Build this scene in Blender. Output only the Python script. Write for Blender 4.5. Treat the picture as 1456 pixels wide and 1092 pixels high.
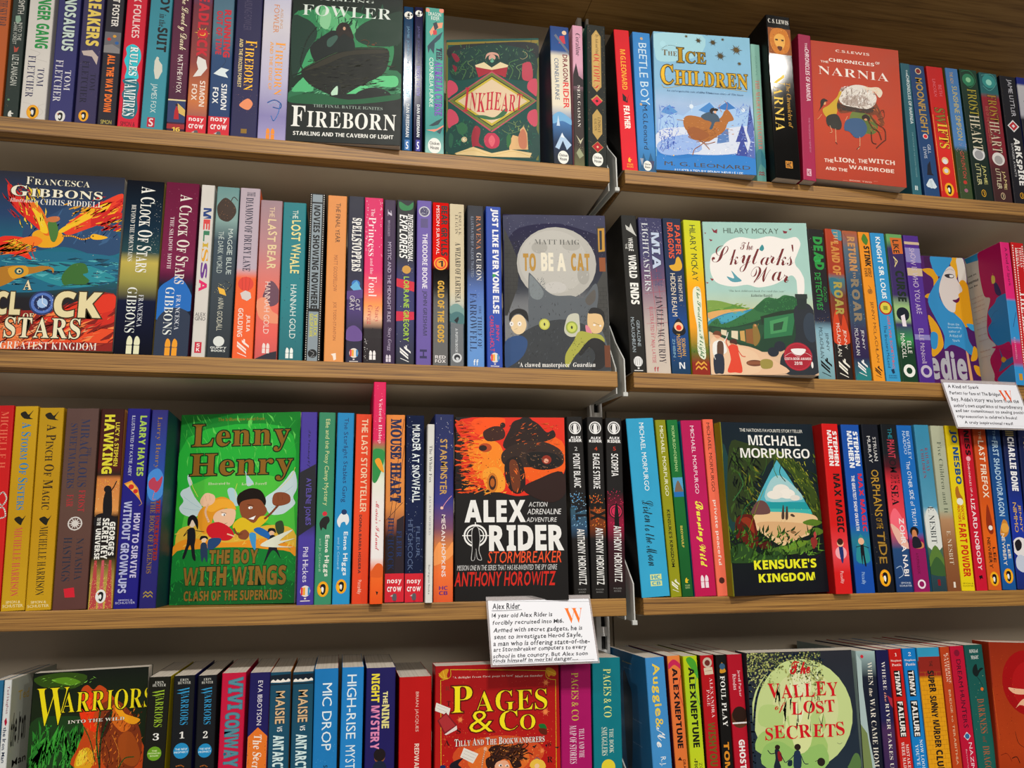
import bpy, math, random
from mathutils import Matrix, Vector
from mathutils.geometry import tessellate_polygon

scene = bpy.context.scene
for _o in list(bpy.data.objects):
    bpy.data.objects.remove(_o)
COL = scene.collection

# ------------------------------------------------------------------ camera
YAW, PITCH, ROLL = 0.2019, 0.2107, -0.0114
cyw, syw, cp, sp, cr_, sr_ = math.cos(YAW), math.sin(YAW), math.cos(PITCH), math.sin(PITCH), math.cos(ROLL), math.sin(ROLL)
fwd = Vector((syw * cp, cyw * cp, sp)); rgt = Vector((cyw, -syw, 0)); upv = rgt.cross(fwd)
r2 = rgt * cr_ + upv * sr_; u2 = upv * cr_ - rgt * sr_
cam_data = bpy.data.cameras.new('camera'); cam = bpy.data.objects.new('camera', cam_data); COL.objects.link(cam)
cam.matrix_world = Matrix(((r2.x, u2.x, -fwd.x, -0.30636), (r2.y, u2.y, -fwd.y, -0.9), (r2.z, u2.z, -fwd.z, 0.04332), (0, 0, 0, 1)))
cam_data.sensor_width = 36.0; cam_data.lens = 1171.16 / 1456 * 36; cam_data.clip_start = 0.02
scene.camera = cam

# ------------------------------------------------------------------ light: the shop's ceiling spots, its dim warm surroundings and an added front fill
scene.view_settings.view_transform = 'Standard'
scene.view_settings.look = 'None'
scene.view_settings.exposure = -0.13
scene.view_settings.gamma = 1.0
scene.view_settings.use_curve_mapping = False
world = bpy.data.worlds.new('shop_surroundings'); scene.world = world; world.use_nodes = True
bg = world.node_tree.nodes['Background']; bg.inputs[0].default_value = (0.80, 0.74, 0.68, 1); bg.inputs[1].default_value = 0.26

def spot(name, loc, target, power, size, blend, radius, color):
    d = bpy.data.lights.new(name, 'SPOT'); d.energy = power; d.spot_size = math.radians(size); d.spot_blend = blend
    d.shadow_soft_size = radius; d.color = color
    o = bpy.data.objects.new(name, d); COL.objects.link(o); o.location = loc
    o.rotation_euler = (Vector(target) - Vector(loc)).to_track_quat('-Z', 'Y').to_euler()
spot('ceiling_spot_main', (-0.15, -2.2, 2.0), (-0.05, 0, -0.05), 190, 44, 0.9, 0.035, (1.0, 0.95, 0.87))
spot('ceiling_spot_side', (1.36, -1.9, 2.0), (0.35, 0, -0.03), 60, 50, 0.9, 0.04, (1.0, 0.95, 0.87))
spot('ceiling_spot_far', (-1.8, -1.9, 2.0), (-0.5, 0, -0.05), 60, 50, 0.9, 0.04, (1.0, 0.95, 0.87))

_a = bpy.data.lights.new('front_fill_light', 'AREA'); _a.shape = 'RECTANGLE'; _a.size = 3.0; _a.size_y = .7; _a.energy = 75; _a.color = (1.0, .94, .86)  # unseen area light, added as frontal fill to brighten panels inside the shelves
_ao = bpy.data.objects.new('front_fill_light', _a); COL.objects.link(_ao); _ao.location = (0.2, -5.2, 1.7)
_ao.rotation_euler = (Vector((0, 0, .3)) - Vector((0.2, -5.2, 1.7))).to_track_quat('-Z', 'Y').to_euler()

# ------------------------------------------------------------------ helpers
RND = random.Random(7)

def lin(h, vivid=1.0):
    c = [int(h[i:i + 2], 16) / 255 for i in (0, 2, 4)]
    g = sum(c) / 3; c = [min(1.0, max(.004, g + (x - g) * vivid)) for x in c]
    return tuple((x / 12.92 if x <= .04045 else ((x + .055) / 1.055) ** 2.4) for x in c) + (1,)

MATS = {}
def newmat(name):
    m = bpy.data.materials.new(name); m.use_nodes = True
    return m, m.node_tree.nodes, m.node_tree.links, m.node_tree.nodes['Principled BSDF']

def ink(hexcol, metal=False):
    """Printed ink or foil: flat colour with a slightly uneven sheen."""
    key = ('ink', hexcol, metal)
    if key in MATS: return MATS[key]
    m, N, L, b = newmat('ink_' + hexcol + ('_foil' if metal else ''))
    b.inputs['Base Color'].default_value = lin(hexcol, 1.12)
    tc = N.new('ShaderNodeTexCoord'); no = N.new('ShaderNodeTexNoise'); no.inputs['Scale'].default_value = 60
    mr = N.new('ShaderNodeMapRange'); lo, hi = (.2, .34) if metal else (.38, .52)
    mr.inputs[3].default_value = lo; mr.inputs[4].default_value = hi
    L.new(tc.outputs['Object'], no.inputs['Vector']); L.new(no.outputs['Fac'], mr.inputs[0]); L.new(mr.outputs[0], b.inputs['Roughness'])
    b.inputs['Metallic'].default_value = .55 if metal else 0
    b.inputs['Specular IOR Level'].default_value = .2
    MATS[key] = m; return m

def card_stock(spec, h, gloss=False):
    """Laminated cover card: vertical run of printed colours, faint mottling, worn sheen."""
    key = ('card', spec, round(h, 3) if ',' in spec else 0, gloss)
    if key in MATS: return MATS[key]
    stops = []
    parts = spec.split(',')
    for i, s in enumerate(parts):
        c, _, v = s.partition('@')
        stops.append([c, float(v) / 100 if v else (i / max(1, len(parts) - 1))])
    m, N, L, b = newmat('cover_card_' + parts[0][:6])
    tc = N.new('ShaderNodeTexCoord'); no = N.new('ShaderNodeTexNoise'); no.inputs['Scale'].default_value = 35; no.inputs['Detail'].default_value = 3
    L.new(tc.outputs['Object'], no.inputs['Vector'])
    mr = N.new('ShaderNodeMapRange'); mr.inputs[3].default_value, mr.inputs[4].default_value = (.06, .09) if gloss else (.40, .55)
    L.new(no.outputs['Fac'], mr.inputs[0]); L.new(mr.outputs[0], b.inputs['Roughness'])
    mot = N.new('ShaderNodeMapRange'); mot.inputs[3].default_value = .90; mot.inputs[4].default_value = 1.10
    L.new(no.outputs['Fac'], mot.inputs[0])
    mx = N.new('ShaderNodeVectorMath'); mx.operation = 'SCALE'; L.new(mot.outputs[0], mx.inputs['Scale'])
    if len(stops) > 1:
        sx = N.new('ShaderNodeSeparateXYZ'); L.new(tc.outputs['Object'], sx.inputs[0])
        dv = N.new('ShaderNodeMath'); dv.operation = 'DIVIDE'; dv.inputs[1].default_value = h; L.new(sx.outputs[2], dv.inputs[0])
        sb = N.new('ShaderNodeMath'); sb.operation = 'SUBTRACT'; sb.inputs[0].default_value = 1; L.new(dv.outputs[0], sb.inputs[1])
        rp = N.new('ShaderNodeValToRGB'); L.new(sb.outputs[0], rp.inputs[0]); e = rp.color_ramp.elements
        stops.sort(key=lambda s: s[1])
        e[0].position = stops[0][1]; e[0].color = lin(stops[0][0], 1.14); e[1].position = stops[-1][1]; e[1].color = lin(stops[-1][0], 1.14)
        for c, v in stops[1:-1]:
            q = e.new(v); q.color = lin(c, 1.14)
        L.new(rp.outputs[0], mx.inputs[0])
    else:
        mx.inputs[0].default_value = lin(stops[0][0], 1.14)[:3]
    L.new(mx.outputs[0], b.inputs['Base Color'])
    b.inputs['Specular IOR Level'].default_value = .20 if gloss else .18
    MATS[key] = m; return m

def paper_mat(tint):
    key = ('paper', tint)
    if key in MATS: return MATS[key]
    m, N, L, b = newmat('page_paper_' + tint)
    tc = N.new('ShaderNodeTexCoord'); mp = N.new('ShaderNodeMapping'); mp.inputs['Scale'].default_value = (2600, 3, 3) if tint != 'deep' else (3, 2600, 3)
    no = N.new('ShaderNodeTexNoise'); no.inputs['Scale'].default_value = 1; no.inputs['Detail'].default_value = 1
    L.new(tc.outputs['Object'], mp.inputs[0]); L.new(mp.outputs[0], no.inputs['Vector'])
    r = N.new('ShaderNodeValToRGB'); r.color_ramp.elements[0].position = .3; r.color_ramp.elements[1].position = .7
    r.color_ramp.elements[0].color = lin('c2b9ab'); r.color_ramp.elements[1].color = lin('dcd4c8')
    L.new(no.outputs['Fac'], r.inputs[0]); L.new(r.outputs[0], b.inputs['Base Color']); b.inputs['Roughness'].default_value = .9
    MATS[key] = m; return m

def wood_mat(name, dark, mid, light, along=(1.2, 30, 75), rough=.5):
    m, N, L, b = newmat(name)
    tc = N.new('ShaderNodeTexCoord'); mp = N.new('ShaderNodeMapping'); mp.inputs['Scale'].default_value = along
    L.new(tc.outputs['Object'], mp.inputs[0])
    n1 = N.new('ShaderNodeTexNoise'); n1.inputs['Scale'].default_value = 3.2; n1.inputs['Detail'].default_value = 5; n1.inputs['Distortion'].default_value = .7
    n2 = N.new('ShaderNodeTexNoise'); n2.inputs['Scale'].default_value = 11; n2.inputs['Detail'].default_value = 4
    L.new(mp.outputs[0], n1.inputs['Vector']); L.new(mp.outputs[0], n2.inputs['Vector'])
    mi = N.new('ShaderNodeMath'); mi.operation = 'MULTIPLY_ADD'; mi.inputs[1].default_value = .45
    L.new(n2.outputs['Fac'], mi.inputs[0])
    sc = N.new('ShaderNodeMath'); sc.operation = 'MULTIPLY'; sc.inputs[1].default_value = .62; L.new(n1.outputs['Fac'], sc.inputs[0]); L.new(sc.outputs[0], mi.inputs[2])
    r = N.new('ShaderNodeValToRGB'); e = r.color_ramp.elements
    e[0].position = .40; e[0].color = lin(dark); e[1].position = .66; e[1].color = lin(light); q = e.new(.51); q.color = lin(mid)
    L.new(mi.outputs[0], r.inputs[0]); L.new(r.outputs[0], b.inputs['Base Color'])
    bp = N.new('ShaderNodeBump'); bp.inputs['Strength'].default_value = .12; bp.inputs['Distance'].default_value = .001
    L.new(mi.outputs[0], bp.inputs['Height']); L.new(bp.outputs[0], b.inputs['Normal']); b.inputs['Roughness'].default_value = rough
    return m

def paint_mat(name, hexcol, rough=.55, metal=0.0, var=.06):
    m, N, L, b = newmat(name)
    tc = N.new('ShaderNodeTexCoord'); no = N.new('ShaderNodeTexNoise'); no.inputs['Scale'].default_value = 9; no.inputs['Detail'].default_value = 4
    L.new(tc.outputs['Object'], no.inputs['Vector'])
    mr = N.new('ShaderNodeMapRange'); mr.inputs[3].default_value = 1 - var; mr.inputs[4].default_value = 1 + var; L.new(no.outputs['Fac'], mr.inputs[0])
    vm = N.new('ShaderNodeVectorMath'); vm.operation = 'SCALE'; vm.inputs[0].default_value = lin(hexcol)[:3]
    L.new(mr.outputs[0], vm.inputs['Scale']); L.new(vm.outputs[0], b.inputs['Base Color'])
    b.inputs['Roughness'].default_value = rough; b.inputs['Metallic'].default_value = metal
    return m

def mesh_obj(name, verts, faces, mats, idx=None, parent=None, smooth=False):
    me = bpy.data.meshes.new(name); me.from_pydata(verts, [], faces)
    for m in (mats if isinstance(mats, list) else [mats]): me.materials.append(m)
    if idx: me.polygons.foreach_set('material_index', idx)
    if smooth: me.polygons.foreach_set('use_smooth', [True] * len(me.polygons))
    me.update()
    o = bpy.data.objects.new(name, me); COL.objects.link(o)
    if parent: o.parent = parent
    return o

def box_vf(x0, y0, z0, x1, y1, z1, c=0.0):
    """Box with chamfered vertical and horizontal edges (c = chamfer)."""
    if c <= 0:
        v = [(x0, y0, z0), (x1, y0, z0), (x1, y1, z0), (x0, y1, z0), (x0, y0, z1), (x1, y0, z1), (x1, y1, z1), (x0, y1, z1)]
        return v, [(0, 3, 2, 1), (4, 5, 6, 7), (0, 1, 5, 4), (1, 2, 6, 5), (2, 3, 7, 6), (3, 0, 4, 7)]
    import bmesh
    bm = bmesh.new(); bmesh.ops.create_cube(bm, size=1)
    for vv in bm.verts:
        vv.co = Vector(((x0 + x1) / 2 + vv.co.x * (x1 - x0), (y0 + y1) / 2 + vv.co.y * (y1 - y0), (z0 + z1) / 2 + vv.co.z * (z1 - z0)))
    bmesh.ops.bevel(bm, geom=list(bm.edges), offset=c, segments=2, affect='EDGES', profile=.5)
    bm.verts.index_update()
    v = [tuple(q.co) for q in bm.verts]; f = [tuple(q.index for q in fc.verts) for fc in bm.faces]; bm.free()
    return v, f

def box(name, b, mat, parent=None, c=0.0):
    v, f = box_vf(*b, c=c); return mesh_obj(name, v, f, mat, parent=parent)

def extrude(poly, axis, a, b_):
    """Prism from a 2D outline: axis 'x' takes (y,z) points between x=a and x=b_; axis 'z' takes (x,y) points."""
    n = len(poly)
    P = (lambda t, q: (t, q[0], q[1])) if axis == 'x' else (lambda t, q: (q[0], q[1], t))
    v = [P(a, q) for q in poly] + [P(b_, q) for q in poly]
    tri = tessellate_polygon([[Vector((q[0], q[1], 0)) for q in poly]])
    f = [tuple(t) for t in tri] + [tuple(i + n for i in reversed(t)) for t in tri]
    f += [(i, (i + 1) % n, (i + 1) % n + n, i + n) for i in range(n)]
    return v, f

def empty(name, loc):
    o = bpy.data.objects.new(name, None); COL.objects.link(o); o.location = loc; o.empty_display_size = .02
    return o

# ------------------------------------------------------------------ the setting
PANEL = paint_mat('taupe_panel_paint', 'b8ab96', .6)
TRAY = paint_mat('taupe_tray_metal', 'c0b4a0', .45)
STEEL = paint_mat('grey_bracket_steel', 'c8cac6', .42, 0.0)
WHITE = paint_mat('white_upright_enamel', 'eeeeec', .4)
DARK = paint_mat('dark_slot', '0b0b0b', .8)
OAK = wood_mat('light_oak', '4e300e', '966a30', 'b2843e', along=(1.3, 90, 150))
WALNUT = wood_mat('brown_oak_soffit', '785624', '967036', 'a98244', along=(1.5, 26, 26), rough=.6)

wall = empty('wall_back', (0, .15, 0)); wall['kind'] = 'structure'
for (a, b_, y0) in ((-.86, -.0105, 0), (-.0095, .0375, .003), (.0385, .78, 0)):
    box('back_panel', (a, y0, -.62, b_, y0 + .012, .8147), PANEL, wall)
SOF = -.042
ceil = empty('ceiling', (0, 0, .8147)); ceil['kind'] = 'structure'
for (a, b_) in ((-.86, .0149), (.0157, .78)):
    box('soffit_board', (a, SOF, 0, b_, .168, .02), WALNUT, ceil)

post = empty('upright_post', (.0138, .119, 0))
post['label'] = 'white slotted steel upright standing between the two runs of shelves'; post['category'] = 'upright'; post['group'] = 'shelving uprights'
box('post_rail', (-.0085, 0, -.60, -.0022, .012, .8145), WHITE, post, .0004)
box('post_rail', (.0050, 0, -.60, .0085, .012, .8145), WHITE, post, .0004)
box('post_back', (-.0024, .008, -.60, .0052, .012, .8145), DARK, post)
zz = -.59
while zz < .8:
    box('post_rung', (-.0024, .0004, zz, .0052, .008, min(zz + .011, .8144)), WHITE, post); zz += .027

ROWS = [(.518, 'top'), (.2588, 'second'), (.0005, 'third'), (-.2585, 'lowest')]
for bay, (xa, xb) in (('left-hand', (-.84, .0045)), ('right-hand', (.0243, .76))):
    for z, nm in ROWS:
        s = empty('book_shelf', (xa, 0, z))
        s['label'] = 'light oak-edged %s shelf of the %s run of shelving' % (nm, bay); s['category'] = 'shelf'; s['group'] = 'oak shelves'
        w = xb - xa
        box('oak_board', (0, 0, -.0188, w, .148, 0), OAK, s, .0009)
        box('metal_tray', (.0015, .0205, -.0203, w - .0015, .149, -.0189), TRAY, s, .0004)
for z, nm in ROWS:                                    # pressed steel brackets hooked into the upright, between the shelf ends
    for x, yf, wd in ((.0136, 0.0, 'front'), (.0068, .012, 'rear')):
        b_ = empty('shelf_bracket', (x, 0, z))
        b_['label'] = 'grey steel bracket at the gap beside the %s shelf, %s' % (nm, 'reaching furthest forward' if wd == 'front' else 'the shorter one of two')
        b_['category'] = 'bracket'; b_['group'] = 'steel shelf brackets in the gap'
        prof = [(.0022 + yf, -.0262 + yf * .2), (.0025 + yf, .0158 - yf * .7), (.0306, .0432 - yf), (.0508, .0702 - yf), (.109, .105), (.1175, .105), (.1175, -.0185)]
        v, f = extrude(prof, 'x', 0, .0015); mesh_obj('bracket_plate', v, f, STEEL, parent=b_)
        if wd == 'front': box('bracket_hook', (-.0022, .0015, -.0290, .0036, .006, -.0240), STEEL, b_, .0005)

# ------------------------------------------------------------------ lettering: glyph outlines cut once, then set by hand
OFFS = {'n': 0x0, 'N': (0x1D5D4, 0x1D5EE, 0x1D7EC), 'm': (0x1D608, 0x1D622, 0), 'M': (0x1D63C, 0x1D656, 0x1D7EC), 'S': (0x1D400, 0x1D41A, 0x1D7CE),
        's': (0x1D400, 0x1D41A, 0x1D7CE), 'i': (0x1D434, 0x1D44E, 0), 'I': (0x1D468, 0x1D482, 0x1D7CE), 'c': (0x1D4D0, 0x1D4EA, 0x1D7CE),
        'F': (0x1D56C, 0x1D586, 0x1D7CE), 'H': (0x1D5D4, 0x1D5EE, 0x1D7EC), 'h': (0x1D608, 0x1D622, 0)}

def uni(st, ch):
    o = OFFS[st]
    if not o: return ch
    if 'A' <= ch <= 'Z': return chr(o[0] + ord(ch) - 65)
    if 'a' <= ch <= 'z':
        if st == 'i' and ch == 'h': return '\u210e'
        return chr(o[1] + ord(ch) - 97)
    if '0' <= ch <= '9' and o[2]: return chr(o[2] + ord(ch) - 48)
    return ch

def style(tok):
    base, outline = tok, None
    k = tok.find('o', 1)
    if k > 0: base, outline = tok[:k], tok[k + 1:k + 7]
    st = base[0]; fl = base[1:]
    off = 0.0
    if st in 'mMIih': st, fl = {'m': 'n', 'M': 'N', 'I': 'S', 'i': 'S', 'h': 'n'}[st], fl + '/' + ('-' if st == 'i' else '')
    if st == 'H': off = .028
    if '+' in fl: off = .02
    if '-' in fl: off = -.011 if st in 'SsI' else -.008
    return st, off, fl, outline

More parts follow.
